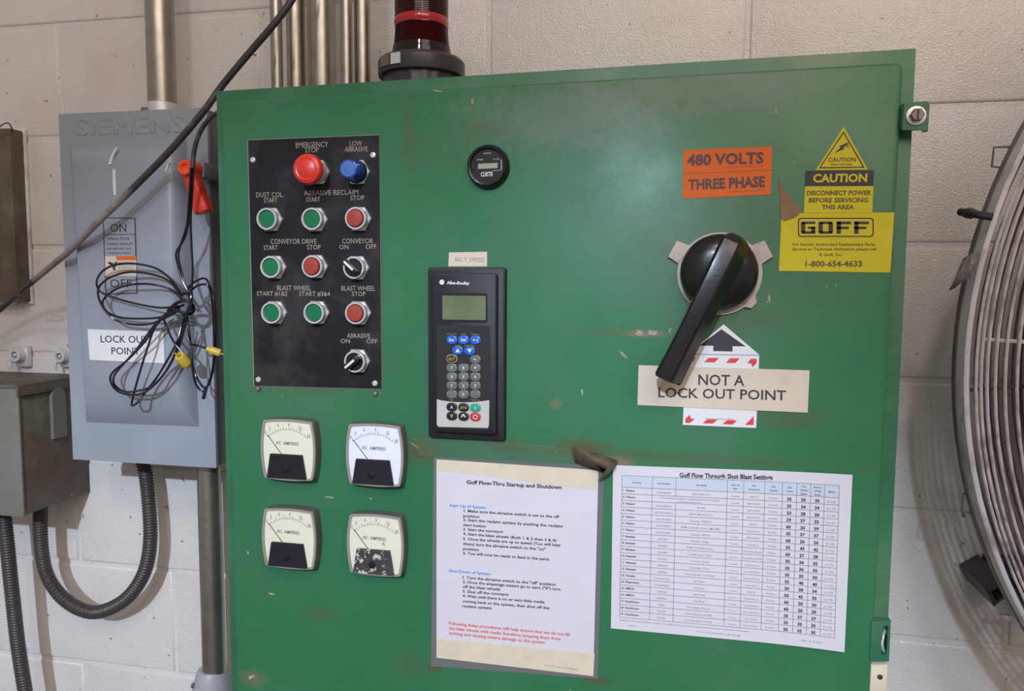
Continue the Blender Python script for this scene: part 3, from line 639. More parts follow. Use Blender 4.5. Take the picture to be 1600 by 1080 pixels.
link('handle', bm, 'black_gloss', o, angle=20)

# ------------------------------------------------------------------ stickers
def bars(parent, lst, d, m, name='fine_print'):
    bm = bmesh.new()
    for x0, y0, x1, y1, h in lst:
        n = int((x1 - x0) / 5) + 1
        for i in range(n):
            a = i / n; b = (i + 0.72) / n
            P = pq([(x0 + (x1 - x0) * a, y0 + (y1 - y0) * a), (x0 + (x1 - x0) * b, y0 + (y1 - y0) * b), (x0 + (x1 - x0) * b, y0 + (y1 - y0) * b - h), (x0 + (x1 - x0) * a, y0 + (y1 - y0) * a - h)], d)
            bm.faces.new([bm.verts.new((p[0], -(d + 0.0002), p[1])) for p in P])
    return link(name, bm, m, parent, smooth=False)
TS = 0.0005; DS = DD + TS
o = tag(sheet('volts_sticker', [(1068, 234.5), (1206.5, 229), (1205.3, 265.5), (1067.6, 271.3)], DD, TS, 'orange'), 'orange 480 VOLTS sticker above the THREE PHASE sticker', 'sticker')
lettering(o, [('480 VOLTS', 1073.5, 258.6, 1193, 254.5, 16)], DS, 'orange_ink', bold=0.035)
bars(o, [(1128, 262.5, 1193, 260, 1.3)], DS, 'residue')
o = tag(sheet('phase_sticker', [(1067.5, 272), (1205.3, 266.3), (1204, 304), (1066, 310.5)], DD, TS, 'orange'), 'orange THREE PHASE sticker under the 480 VOLTS sticker', 'sticker')
lettering(o, [('THREE PHASE', 1075.7, 296.3, 1195.3, 291.3, 15)], DS, 'orange_ink', bold=0.035)
bars(o, [(1140, 300.5, 1197, 297.5, 1.3)], DS, 'residue')
o = tag(sheet('triangle_sticker', [(1318.3, 198), (1356, 265), (1274.3, 266)], DD, TS, 'yellow'), 'triangular yellow caution sticker at the top of the yellow stickers', 'sticker')
bm = bmesh.new(); ring_prism(bm, pq([(1318.2, 205), (1351, 262), (1279.5, 263)], DS + 0.0003), pq([(1318.2, 208.2), (1348, 260.4), (1282.5, 261.2)], DS + 0.0003), -(DS + 0.0003), -DS); link('border_line', bm, 'ink', o)
lettering(o, [('CAUTION', 1294.4, 252.8, 1336.7, 252.2, 6), ('HIGH VOLTAGE', 1298, 258.4, 1330.7, 258, 2.6)], DS, 'olive_ink', bold=0.02)
bm = bmesh.new()
for P in ([(1304, 239), (1313, 231), (1312, 228), (1326, 222), (1318, 231), (1320, 232.5)], [(1321, 230), (1324, 223), (1325, 224), (1322.5, 230.5)], [(1324, 231), (1326.5, 225), (1327.2, 226), (1325, 231.5)]):
    prism(bm, pq(P, DS + 0.0002), -(DS + 0.0002), -DS)
link('shock_symbol', bm, 'ink', o)
o = tag(sheet('caution_sticker', [(1259, 266.9), (1365.9, 266), (1362.8, 332.5), (1255.9, 332.5)], DD + 0.0003, TS, 'yellow'), 'yellow caution sticker with black band reading disconnect power before servicing', 'sticker')
bm = bmesh.new(); prism(bm, pq([(1259, 266.9), (1365.9, 266), (1364.6, 290.6), (1257.9, 291)], DS + 0.0005), -(DS + 0.0005), -DS); bb = link('black_band', bm, 'ink', o)
lettering(bb, [('CAUTION', 1270, 284.8, 1354.6, 284, 12)], DS + 0.0006, 'yellow', bold=0.035)
lettering(o, [('DISCONNECT POWER', 1260.5, 305, 1361, 304.6, 6.6), ('BEFORE SERVICING', 1263.5, 316.2, 1356.2, 316, 6.6), ('THIS AREA', 1284, 327, 1334, 326.8, 6.6)], DS + 0.0003, 'olive_ink', bold=0.028)
o = tag(sheet('supplier_sticker', [(1221.2, 333.4), (1397.5, 332), (1391.2, 426), (1217, 423.3)], DD, TS, 'yellow'), 'large yellow supplier sticker with a phone number, lowest of the yellow stickers', 'sticker')
def rp_(x0, y0, x1, y1, r, d):
    P = []
    for cx, cy, a0 in ((x1 - r, y0 + r, 0), (x0 + r, y0 + r, 90), (x0 + r, y1 - r, 180), (x1 - r, y1 - r, 270)):
        for i in range(5):
            a = R(a0 + 22.5 * i); P.append((cx + r * math.cos(a), cy - r * math.sin(a)))
    return pq(P, d)
bm = bmesh.new(); ring_prism(bm, rp_(1246.8, 340.3, 1365.2, 370.3, 5, DS + 0.0003), rp_(1248.6, 342, 1363.4, 368.6, 4, DS + 0.0003), -(DS + 0.0003), -DS); link('logo_border', bm, 'ink', o)
bm = bmesh.new()
def glyph(x0, rects, wd=22.5):
    for a, b, c_, d_ in rects:     # in units of letter width / height
        prism(bm, pq([(x0 + a * wd, 346.2 + b * 19), (x0 + c_ * wd, 346.2 + b * 19), (x0 + c_ * wd, 346.2 + d_ * 19), (x0 + a * wd, 346.2 + d_ * 19)], DS + 0.0003), -(DS + 0.0003), -DS)
G_ = [(0.0, 0.08, 0.30, 0.92), (0.06, 0, 1.0, 0.2), (0.06, 0.8, 1.0, 1.0), (0.72, 0.45, 1.0, 0.9), (0.48, 0.42, 1.0, 0.6)]
O_ = [(0.0, 0.08, 0.30, 0.92), (0.06, 0, 0.94, 0.2), (0.06, 0.8, 0.94, 1.0), (0.70, 0.08, 1.0, 0.92)]
F_ = [(0.1, 0.0, 0.40, 1.0), (0.1, 0, 1.12, 0.22), (0.1, 0.42, 0.95, 0.62)]
glyph(1251.5, G_); glyph(1279, O_); glyph(1305, F_); glyph(1332.5, F_)
link('logo_lettering', bm, 'ink', o)
lettering(o, [('For Factory Authorized Replacement Parts,', 1238.5, 383.9, 1367.8, 384, 4.2), ('Service or Technical Assistance please call', 1238, 391.3, 1369, 391.3, 4.2), ('& Goff, Inc.', 1280, 400, 1316, 400, 4.2)], DS, 'olive_ink', bold=0.012)
lettering(o, [('1-800-654-4633', 1258.3, 416.4, 1346.6, 416.6, 8.6)], DS, 'olive_ink', bold=0.025, name='phone_lettering')
o = tag(sheet('sticker_residue', [(1216.5, 279.5), (1222, 289), (1232, 305), (1251, 326.5), (1248, 336), (1240, 341), (1225, 345.8), (1220, 341), (1219, 310)], DD + 0.0006, 0.0003, 'residue'), 'brown torn sticker remnant touching the corner of the yellow supplier sticker', 'sticker remnant')

# lockout point signs
o = tag(sheet('arrow_label', [(1130.7, 507), (1186.4, 554.5), (1181.6, 669), (1066.8, 664), (1072, 553.5), (1076, 552)], DD, TS, 'label_white'), 'white house-shaped label with black up arrow and red hazard dashes, behind the long sign', 'label')
bm = bmesh.new(); prism(bm, pq([(1127.4, 514.5), (1165, 541.3), (1144.8, 541), (1144.6, 549.3), (1114.5, 548.6), (1114.8, 540.3), (1093, 540)], DS + 0.0003), -(DS + 0.0003), -DS); link('arrow', bm, 'ink', o)
bm = bmesh.new(); prism(bm, pq([(1074, 553), (1186, 554.7), (1186, 555.7), (1074, 554)], DS + 0.0003), -(DS + 0.0003), -DS); link('dividing_line', bm, 'greyink', o)
bm = bmesh.new()
def c6(x, y): return (980 + x / 3.086, 340 + y / 3.086)
for P in ([(285, 700), (300, 676), (332, 676), (312, 700)], [(370, 698), (392, 677), (442, 677), (422, 698)], [(476, 701), (496, 679), (543, 679), (522, 701)], [(580, 702), (596, 681), (624, 681), (624, 702), (604, 722), (598, 704)],
          [(280, 990), (281, 970), (303, 950), (306, 970), (326, 970), (302, 991)], [(364, 993), (386, 974), (436, 974), (414, 993)], [(460, 996), (482, 977), (530, 978), (508, 999)], [(568, 1000), (610, 958), (610, 1000)]):
    prism(bm, pq([c6(*q) for q in P], DS + 0.0003), -(DS + 0.0003), -DS)
link('hazard_dash', bm, 'label_red', o)
bars(o, [c6(378, 972) + c6(515, 975) + (1.2,)], DS, 'greyink')
o = tag(sheet('lockout_warning_sign', [(997.8, 570.7), (1265, 579), (1262, 645), (996, 633)], DD + 0.0007, 0.0008, 'sign_white'), 'long off-white sign reading NOT A LOCK OUT POINT below the handle', 'sign')
lettering(o, [('NOT A', 1091, 601.3, 1163, 603, 16), ('LOCK OUT POINT', 1028.6, 620.5, 1228, 625.6, 14.6)], DD + 0.0015, 'ink', bold=0.012)

# ------------------------------------------------------------------ papers
o = thing('instruction_sheet', 'startup and shutdown instruction sheet in a grey plastic sleeve', 'paper', at(806, 890, DD))
bm = bmesh.new(); prism(bm, pq([(677.5, 714), (944, 728), (934, 1061), (673.5, 1041)], DD + 0.0008), -(DD + 0.0008), -DD); link('sleeve', bm, 'sleeve', o)
bm = bmesh.new(); prism(bm, pq([(682, 718), (935, 735), (927, 1057), (682, 1028)], DD + 0.0014), -(DD + 0.0014), -(DD + 0.0006)); link('sheet', bm, 'paper', o)
DQ = DD + 0.0018
bm = bmesh.new(); prism(bm, pq([(682, 718), (935, 735), (932, 766), (860, 757.5), (770, 745), (682, 735)], DQ), -DQ, -(DD + 0.0013)); lab(link('tape_strip', bm, 'cream', o), 'yellowed tape along the upper edge')
bm = bmesh.new(); prism(bm, pq([(682, 998), (780, 1007), (870, 1016), (929, 1022), (927, 1057), (682, 1028)], DQ), -DQ, -(DD + 0.0013)); lab(link('tape_strip', bm, 'cream', o), 'yellowed tape along the lower edge')
def c3(x, y): return (660 + x / 2.7, 680 + y / 2.7)
def L3(s, x0, y0, x1, y1, h): return (s, *c3(x0, y0), *c3(x1, y1), h / 2.7)
DT = DD + 0.0015
lettering(o, [L3('Goff Flow-Thru Startup and Shutdown', 186, 205, 588, 228, 15)], DT, 'ink', bold=0.03, name='title_lettering')
lettering(o, [L3('Start Up of System', 114, 301, 268, 311, 11), L3('Shut Down of System', 112, 577, 287, 591, 11)], DT, 'blueink', bold=0.03, name='blue_lettering')
lettering(o, [L3('1. Make sure the abrasive switch is set to the off', 175, 324, 577, 350, 11), L3('position', 172, 345, 240, 350, 11), L3('2. Start the reclaim system by pushing the reclaim', 172, 362, 592, 390, 11),
 L3('start button', 172, 383, 268, 390, 11), L3('3. Start the conveyor', 172, 402, 343, 413, 11), L3('4. Start the blast wheels (Both 1 & 2 then 3 & 4)', 172, 421, 565, 450, 11), L3('5. Once the wheels are up to speed (You will hear', 172, 442, 585, 470, 11),
 L3('them) turn the abrasive switch to the "on"', 172, 463, 520, 487, 11), L3('position', 172, 484, 238, 489, 11), L3('6. You will now be ready to feed in the parts', 172, 503, 535, 529, 11),
 L3('1. Turn the abrasive switch to the "off" position', 170, 605, 562, 636, 11), L3('2. Once the amperage meters go to zero ("0") turn', 170, 624, 583, 656, 11), L3('off the blast wheels', 170, 644, 328, 656, 11), L3('3. Shut off the conveyor', 170, 664, 366, 678, 11),
 L3('4. Wait until there is no or very little media', 170, 683, 516, 710, 11), L3('coming back to the system, then shut off the', 170, 705, 536, 735, 11), L3('reclaim system', 168, 726, 292, 735, 11)], DT, 'ink', bold=0.022, name='text_lettering')
lettering(o, [L3('Following these procedures will help ensure that we do not fill', 112, 799, 622, 848, 12), L3('the blast wheels with media therefore stopping them from', 112, 820, 583, 866, 12), L3('turning and causing severe damage to the system', 112, 840, 517, 881, 12)], DT, 'redink', bold=0.022, name='red_lettering')
lettering(o, [L3('10.11.1.W. Rev 0. (10/8/2021)', 515, 974, 657, 993, 7)], DQ, 'greyink', name='footer_lettering')

# settings table, its free edge lifted a little from the door
o = thing('settings_table_sheet', 'landscape white sheet printed with a blast settings table', 'paper', at(1142, 870, DD))
bm = bmesh.new(); K = 12
c_tl, c_tr, c_br, c_bl = [at(*q, DD + 0.001) for q in ((958, 727), (1330, 740), (1317.5, 1015.5), (954.5, 982))]
def sheetpt(u, v, up_=0.0):
    p = (c_tl * (1 - u) + c_tr * u) * (1 - v) + (c_bl * (1 - u) + c_br * u) * v
    lift = 0.010 * max(0, u - 0.6) ** 2 * 4
    p.y = -(DD + 0.0012 + lift + up_); return p
g = [[bm.verts.new(sheetpt(i / K, j / 6)) for i in range(K + 1)] for j in range(7)]
for j in range(6):
    for i in range(K): bm.faces.new((g[j][i], g[j][i + 1], g[j + 1][i + 1], g[j + 1][i]))
sh = link('sheet', bm, 'paper', o, smooth=False); md = sh.modifiers.new('thickness', 'SOLIDIFY'); md.thickness = 0.0003
a0, a1, a2, a3 = (972, 743), (1310, 757), (1302.3, 993.5), (968, 964)
iu = [at(*q, DD + 0.001) for q in (a0, a1, a2, a3)]
def tp(u, v, lift=0.0004):         # table fraction -> point on the sheet
    p = (iu[0] * (1 - u) + iu[1] * u) * (1 - v) + (iu[3] * (1 - u) + iu[2] * u) * v
    uu = (p.x - c_tl.x) / (c_tr.x - c_tl.x); vv = (c_tl.z - p.z) / (c_tl.z - c_bl.z)
    p.y = sheetpt(uu, vv).y - lift; return p
HD = 0.080; NR = 20; RH = (1 - HD) / NR
cols = [0, .147, .260, .501, .576, .673, .752, .816, .877, .937, 1]
bm = bmesh.new()
for a, b in zip(cols, cols[1:]): bm.faces.new([bm.verts.new(tp(u, v, 0.0003)) for u, v in ((a, 0), (b, 0), (b, HD), (a, HD))])
link('header_row', bm, mat('pale_blue_grey_print', (0.50, 0.53, 0.62), 0.5), o, smooth=False)
bm = bmesh.new()
def seg(u0, v0, u1, v1, w_=0.00028):
    n = 8
    for i in range(n):
        p, q_ = tp(u0 + (u1 - u0) * i / n, v0 + (v1 - v0) * i / n, 0.0005), tp(u0 + (u1 - u0) * (i + 1) / n, v0 + (v1 - v0) * (i + 1) / n, 0.0005)
        e = (q_ - p).normalized(); k = Vector((-e.z, 0, e.x)) * w_
        bm.faces.new([bm.verts.new(v) for v in (p + k, q_ + k, q_ - k, p - k)])
for k, cf in enumerate(cols):
    if k == 2: seg(cf, 0, cf, HD + RH); seg(cf, HD + 2 * RH, cf, 1)
    else: seg(cf, 0, cf, 1)
seg(0, 0, 1, 0)
for i in range(NR + 1): seg(0, HD + i * RH, 1, HD + i * RH)
link('table_lines', bm, 'greyink', o, smooth=False)
bmd, bml = bmesh.new(), bmesh.new()
def cell(bm_, s, ca, cb, v, h, frac=None, align='c', bold=0.0):
    if not s: return
    ua, ub = (cols[ca], cols[cb])
    vs, _ = glyphs(s, bold, 1.0); wtxt = (max(q.x for q in vs) - min(q.x for q in vs)) / CAP * h
    W_ = (iu[1] - iu[0]).length; fw_ = min(wtxt / W_, (ub - ua) * 0.92)
    if align == 'c': m_ = (ua + ub) / 2; s0, s1 = m_ - fw_ / 2, m_ + fw_ / 2
    else: s0 = ua + 0.006; s1 = min(s0 + fw_, ub - 0.004)
    write(bm_, s, tp(s0, v, 0.0005), tp(s1, v, 0.0005), h, 0, bold)
cust = ['1. Vitesco', '2. Vitesco', '3. Vitesco', '4. Vitesco', '5. Vitesco', '6. Vitesco', '7. Vitesco', '7. Nexteer', '8. Nexteer', '9. Nexteer', '10. Nexteer', '11. Nexteer', '12. Nexteer', '13. Yamada', '14. Flextronics', '15. GMCH', '16. GMCH', '17. Hutchinson', '18. Hutchinson', '19. Hutchinson']
pn = ['A2C03444507', '', 'A2C03028918', 'A2C3750-8286-A', 'A2C75013855', 'A2C15398739', 'A2C76377099', '38137059', '38098492', '38074885', '39147510', '38097498', '38029989', 'A16-903-B 8xxx', 'DPH28280000', '28377331', '28897524', '100455', '3377700', '3377600']
nm = ['DRW 489 V1-3', '', 'VB H92', 'DKW 288 HCH 2.0', 'Housing - BPEECA', 'ECM Controller Cover (EM 3480)', 'Housing - BPECA', 'Bracket, Hanger', 'ECM Controller Cover', 'E1 AXB mount Cover', 'V1 mount Cover', 'Controller Cover', 'Cover Casting, Controller', 'EIC Stator', 'Heat Sink', 'Valve Plate', 'Top Plate', 'RVD Engine Bracket', 'Frame Bracket LHS (48)', 'Frame Bracket LHS (47)']
pb = ['3 across', '5 across', '5 across', '5 across', '2 across', '5 across', '2 across', '4 across', '5 across', '5 across', '3 across', '3 across', '3 across', '2 across', '3 across', '3 across', '3 across', '3 across', '3 across', '3 across']
po = ['RIBS UP', 'RIBS DOWN', 'RIBS DOWN', 'RIBS DOWN', 'RIBS UP', 'Opens Side up', 'RIBS DOWN', 'Standing Up', 'Holes side facing up', '& pins facing DOWN', '& pins facing up', 'Inner Side Below', 'Holes Side Below', 'Lever side up', 'RIBS UP', '& pins facing up', '& pins facing up', 'Holes Side Down', 'Dirty Side Up', 'Part Code Up']
n3 = '35 35 35/35 34 34/33 28 20/29 37 35/60 20 39/35 37 37/60 20 20/35 43 42/60 27 28/35 36 35/35 36 35/35 35 30/35 40 40/30 38 34/50 45 35/60 20 20/60 20 20/35 37 37/35 35 35/35 35 35'.split('/')
for i in range(NR):
    v = HD + (i + 0.70) * RH
    cell(bmd, cust[i], 0, 1, HD + (i + 0.62) * RH, 0.0026, align='l', bold=0.02)
    if i == 1:
        cell(bml, 'When shooting complete coverage follow this set of settings', 1, 3, HD + 1.45 * RH, 0.0020, bold=0.01); cell(bml, 'for the second time thru', 1, 3, HD + 1.9 * RH, 0.0020, bold=0.01)
    else:
        cell(bml, pn[i], 1, 2, v, 0.0021, bold=0.01); cell(bml, nm[i], 2, 3, v, 0.0023, bold=0.01)
    cell(bml, pb[i], 3, 4, v, 0.0020, bold=0.01); cell(bml, po[i], 4, 5, v, 0.0019, bold=0.01); cell(bml, '8 inches' if i else '6 inches', 5, 6, v, 0.0021, bold=0.01)
    for k, s in enumerate(n3[i].split()): cell(bmd, s, 6 + k, 7 + k, v + 0.006, 0.0037, bold=0.035)
    cell(bml, 'S-170', 9, 10, v + 0.004, 0.0028)
for k, hs_ in enumerate((['Customer'], ['Part Number'], ['Part Name'], ['Parts on', 'Belt'], ['Part', 'Orientation'], ['Part', 'Spacing'], ['Belt', 'Speed'], ['Top', 'Wheel', 'Speed'], ['Bottom', 'Wheel', 'Speed'], ['Media'])):
    for j, s in enumerate(hs_): cell(bmd, s, k, k + 1, HD * (0.5 + (j + 1 - len(hs_) / 2) * 0.30 - 0.03), 0.0020, bold=0.015)
write(bmd, 'Goff Flow Through Shot Blast Settings', tp(0.276, -0.004), tp(0.707, -0.014), 0.0056, 0, 0.03)
link('bold_lettering', bmd, 'ink', o, smooth=False)
write(bml, 'Application: Shot blast machine is running "on heading on" located on wheel speed outside same and 2 of each side used by speed', tp(0.0, 1.026), tp(0.62, 1.026), 0.0020, 0, 0.01)
write(bml, 'Page 1', tp(0.045, 1.06), tp(0.085, 1.06), 0.0020, 0, 0.01); write(bml, '10.11.1.V Goff Flowthrough Settings', tp(0.375, 1.06), tp(0.58, 1.06), 0.0020, 0, 0.01)
write(bml, 'Rev. H, 9.16.22', tp(0.86, 1.05), tp(0.95, 1.05), 0.0022, 0, 0.01)
link('fine_lettering', bml, mat('soft_grey_print', (0.26, 0.24, 0.30), 0.6), o, smooth=False)

# tape and torn flap above the sheets
def film(name, pts, d, m):
    bm = bmesh.new(); P = pq(pts, d); bm.faces.new([bm.verts.new((p[0], -d, p[1])) for p in P]); return link(name, bm, m, None, (P[0][0], -d, P[0][1]))
o = tag(film('clear_tape', [(640, 686), (665, 684), (800, 691), (900, 702), (966, 716), (956, 737), (880, 727), (690, 716), (655, 712)], DD + 0.003, 'tape_clear'), 'clear shiny tape strip above the instruction sheet', 'tape')
bm = bmesh.new(); P = [(893, 699, .003), (905, 700, .006), (925, 706, .005), (945, 713, .004), (965, 720, .003), (961, 730, .010), (950, 742, .014), (938, 749, .012), (934, 752, .004), (944, 738, .010), (930, 734, .006), (915, 729, .004), (898, 722, .003)]
top = [bm.verts.new(at(x, y, DD + 0.003 + d)) for x, y, d in P]; cen = bm.verts.new(at(925, 718, DD + 0.012)); cen2 = bm.verts.new(at(950, 729, DD + 0.016))
for i in range(len(P)):
    a, b = top[i], top[(i + 1) % len(P)]; cc = cen2 if 4 <= i <= 8 else cen; bm.faces.new((a, b, cc))
bm.faces.new((top[4], cen2, cen)); bm.faces.new((top[9], cen, cen2))
fo = link('tape_flap', bm, 'rust_patch', None, at(930, 722, DD + 0.003)); md = fo.modifiers.new('t', 'SOLIDIFY'); md.thickness = 0.0005; md.offset = 0
tag(fo, 'torn dirty brown tape flap between the two papers', 'tape')

# ------------------------------------------------------------------ warning beacon on top of the cabinet
cz = at(659, 118, 0.16); zt = TL.z * 0.7 + TR.z * 0.3
bc = Vector((cz.x, -0.16, zt)); o = thing('warning_beacon', 'red warning beacon with black base on top of the green cabinet', 'warning light', bc)
def ppm(px, d): return (at(800 + px, 60, d) - at(800, 60, d)).length
def zof(py): return at(659, py, 0.16 + 0.05).z - bc.z
r_ = lambda px: ppm(px, 0.16) * 0.94
bm = bmesh.new(); lathe(bm, bc, [(r_(64), 0.0), (r_(64), zof(104)), (r_(60), zof(103))], 72, 'z', rib=36, ribamp=0.012); link('ribbed_base', bm, 'beacon_base', o)
bm = bmesh.new(); lathe(bm, bc, [(r_(62), zof(106)), (r_(72), zof(107)), (r_(73), zof(104)), (r_(73), zof(84)), (r_(69), zof(79)), (r_(55), zof(77))], 64, 'z'); cr = link('clamp_ring', bm, 'beacon_base', o)
bm = bmesh.new(); lathe(bm, bc, [(r_(52), zof(82)), (r_(52), zof(78)), (r_(49), zof(64)), (r_(48), zof(57)), (r_(44), zof(56))], 64, 'z'); link('skirt', bm, 'smoke', o)
prof = [(r_(49), zof(78))]
for i in range(40):
    yy_ = 76 - i * 1.25; rb = 44.2 + 4.6 * max(0, (yy_ - 27) / 50) ** 1.3; prof += [(r_(rb), zof(yy_)), (r_(rb - 0.7), zof(yy_ - 0.6))]
z_ = zof(26); dz = (zof(0) - zof(26)) / 9
for i in range(20): prof += [(r_(43.0), z_), (r_(44.6), z_ + dz * 0.3), (r_(44.6), z_ + dz * 0.7), (r_(43.0), z_ + dz)]; z_ += dz
prof += [(r_(40), z_ + 0.008), (r_(25), z_ + 0.018), (0.001, z_ + 0.022)]
bm = bmesh.new(); lathe(bm, bc, prof, 64, 'z'); link('lens_dome', bm, 'beacon_red', o)
bm = bmesh.new(); lathe(bm, bc + Vector((0, 0, 0)), [(r_(20), zof(70)), (r_(22), zof(12)), (r_(34), zof(6)), (r_(5), zof(0))], 32, 'z')
link('reflector', bm, 'zinc', o)
bm = bmesh.new(); zr = zof(17); lathe(bm, bc, [(r_(44.0), zr - 0.006), (r_(45.6), zr - 0.002), (r_(45.6), zr + 0.002), (r_(44.0), zr + 0.006)], 64, 'z'); lab(link('lens_glint_ridge', bm, mat('painted_red_glint', (0.42, 0.006, 0.008), 0.15, coat=0.5), o), 'ridge round the lens with its highlight painted brighter red')  # light caught by the lens, put into the colour as a brighter red
# white catch on the clamp ring
for (a0_, a1_, m_, nm_) in ((-113, -99, 'zinc', 'ring_catch'), (-134, -117, 'fan_rear', 'rating_plate')):
    bm = bmesh.new(); R0, R1 = r_(73), r_(73) + 0.0025; zz0, zz1 = zof(101), zof(84); V = []
    n = 4
    for i in range(n + 1):
        a = R(a0_ + (a1_ - a0_) * i / n)
        V.append([bm.verts.new(bc + Vector((q * math.cos(a), q * math.sin(a), h))) for q, h in ((R0 - 0.001, zz0), (R1, zz0), (R1, zz1), (R0 - 0.001, zz1))])
    for a, b in zip(V, V[1:]):
        for k in range(4): bm.faces.new((a[k], a[(k + 1) % 4], b[(k + 1) % 4], b[k]))
    bm.faces.new(V[0]); bm.faces.new(V[-1]); link(nm_, bm, m_, o)

# ------------------------------------------------------------------ conduits
def conduit(name, xpx, ypx, wpx, d, z0, z1, label, group=None, m='steel', x2=None, parts=()):
    p = at(xpx, ypx, d); r = ppm(wpx / 2, d) * 0.96
    o = thing(name, label, 'conduit', (p.x, -d, z0), group)
    bm = bmesh.new(); lathe(bm, (p.x, -d, 0), [(r, z0), (r, z1)], 32, 'z'); link('pipe', bm, m, o)
    return o, p, r
ztop = 2.75
zc = TL.z * 0.85 + TR.z * 0.15
def nut(o, p, r, d, z, h=0.010, k=1.28, m='zinc', n=10):
    bm = bmesh.new(); lathe(bm, (p.x, -d, z), [(r * k, 0), (r * k, h), (r, h + 0.001)], n, 'z'); link('locknut', bm, m, o, angle=20)
o, p, r = conduit('steel_conduit', 432, 60, 20, 0.15, zc, ztop, 'thin brownish conduit at the cabinet corner, crossed by the cable', 'conduits entering the cabinet top'); nut(o, p, r, 0.15, zc, 0.016, 1.2, 'rusty')
o, p, r = conduit('steel_conduit', 462, 60, 31, 0.115, zc, ztop, 'medium conduit just behind the thin one nearest the cabinet corner', 'conduits entering the cabinet top')
o, p, r = conduit('steel_conduit', 502.5, 60, 46, 0.115, zc, ztop, 'thickest of the conduits entering the green cabinet top', 'conduits entering the cabinet top')
o, p, r = conduit('steel_conduit', 541, 60, 20, 0.17, zc, ztop, 'slim bright conduit beside the thickest conduit above the cabinet', 'conduits entering the cabinet top'); nut(o, p, r, 0.17, zc)
o, p, r = conduit('steel_conduit', 566, 60, 27, 0.15, zc, ztop, 'conduit standing next to the red warning beacon', 'conduits entering the cabinet top'); nut(o, p, r, 0.15, zc)
# over the grey switch box
BD = 0.15
zg = at(200, 175, BD).z
o, p, r = conduit('steel_conduit', 252, 100, 48, 0.085, zg - 0.004, ztop, 'wide conduit rising from the grey safety switch box')
bm = bmesh.new(); lathe(bm, (p.x, -0.085, zg - 0.004), [(r * 1.07, 0), (r * 1.07, 0.03), (r * 1.0, 0.031)], 32, 'z'); link('coupling', bm, 'zinc', o)
q = Vector((p.x - r * 0.85, -0.085 - r * 0.75, zg + 0.012)); bm = bmesh.new(); lathe(bm, q, [(0.006, 0), (0.006, 0.006), (0.004, 0.008)], 6); link('set_screw', bm, 'rusty', o)
# below it, ending in a cast fitting
zgb = at(200, 724, BD).z
zf = at(330, 1045, 0.09).z
pl = at(331, 900, 0.09)
o, p, r = conduit('steel_conduit', 331, 900, 42, 0.09, zf - 0.02, zgb + 0.005, 'conduit running down beside the cabinet into a cast fitting')
o2 = thing('conduit_elbow', 'rounded grey cast fitting at the foot of the conduit', 'conduit fitting', (p.x, -0.09, zf - 0.16))
bm = bmesh.new(); lathe(bm, (p.x - 0.005, -0.09, zf), [(r * 1.75, -0.16), (r * 1.75, -0.10), (r * 1.72, -0.045), (r * 1.60, -0.026), (r * 1.35, -0.008), (r * 1.16, 0.0), (r * 0.9, 0.001)], 36, 'z'); link('casting', bm, 'body_white', o2)
screw(o2, Vector((p.x - r * 1.33, -0.09 - r * 0.95, zf - 0.022)), 0.005, 'rusty', 0.006)

# ------------------------------------------------------------------ grey safety switch
gTL, gTR, gBR, gBL = [at(*q, BD) for q in ((89.5, 178.5), (322, 168), (339, 730), (116, 719.5))]
o = thing('safety_switch_box', 'blue-grey safety switch box between the junction box and green cabinet', 'switch box', Vector(((gTL.x + gTR.x) / 2, 0, gBL.z)))
bm = bmesh.new(); gx0 = (gTL.x + gBL.x) / 2; gx1 = (gTR.x + gBR.x) / 2; gz1 = (gTL.z + gTR.z) / 2; gz0 = (gBL.z + gBR.z) / 2
prism(bm, [(gx0 + 0.002, gz0 + 0.002), (gx1 - 0.002, gz0 + 0.002), (gx1 - 0.002, gz1 - 0.002), (gx0 + 0.002, gz1 - 0.002)], -BD + 0.004, -0.002, 0); link('box', bm, 'grey_dark', o)
# cover with raised pan
bm = bmesh.new()
def cov(x, y, h): q = at(x, y, BD + h); return (q.x, -(BD + h), q.z)
O4 = [bm.verts.new((x, -BD, z)) for x, z in ((gx0, gz1), (gx1, gz1), (gx1, gz0), (gx0, gz0))]
Ob = [bm.verts.new((x, -BD + 0.006, z)) for x, z in ((gx0, gz1), (gx1, gz1), (gx1, gz0), (gx0, gz0))]
for i in range(4): bm.faces.new((O4[i], Ob[i], Ob[(i + 1) % 4], O4[(i + 1) % 4]))
levels = [((110, 226), (291, 218), (311, 667), (135, 660), 0.0), ((111.5, 231), (284, 223), (302, 655), (134, 650), 0.010), ((112, 240), (272, 232), (284, 632), (133, 630), 0.022), ((113, 256), (262, 250), (268, 596), (132.5, 600), 0.028), ((115, 280), (255, 275), (258, 560), (132, 565), 0.029)]
rings = [O4]
for a, b, c_, d_, h in levels: rings.append([bm.verts.new(cov(*q, h)) for q in (a, b, c_, d_)])
for s0, s1 in zip(rings, rings[1:]):
    for i in range(4): bm.faces.new((s0[i], s0[(i + 1) % 4], s1[(i + 1) % 4], s1[i]))
bm.faces.new(rings[-1])
cv = link('cover', bm, 'grey_enamel', o, angle=28)
bm = bmesh.new(); p0, p1 = at(120, 212.5, BD), at(289, 207.5, BD)
cu = bpy.data.curves.new('raised', 'FONT'); cu.body = 'SIEMENS'; cu.size = 1; cu.resolution_u = 3; cu.extrude = 0.01; cu.bevel_depth = 0.036; cu.bevel_resolution = 1; cu.space_character = 1.12
to = bpy.data.objects.new('raised', cu); me = to.to_mesh(); tb = bmesh.new(); tb.from_mesh(me); to.to_mesh_clear(); bpy.data.objects.remove(to)
x0 = min(v.co.x for v in tb.verts); x1 = max(v.co.x for v in tb.verts); y0_ = min(v.co.y for v in tb.verts); y1_ = max(v.co.y for v in tb.verts)
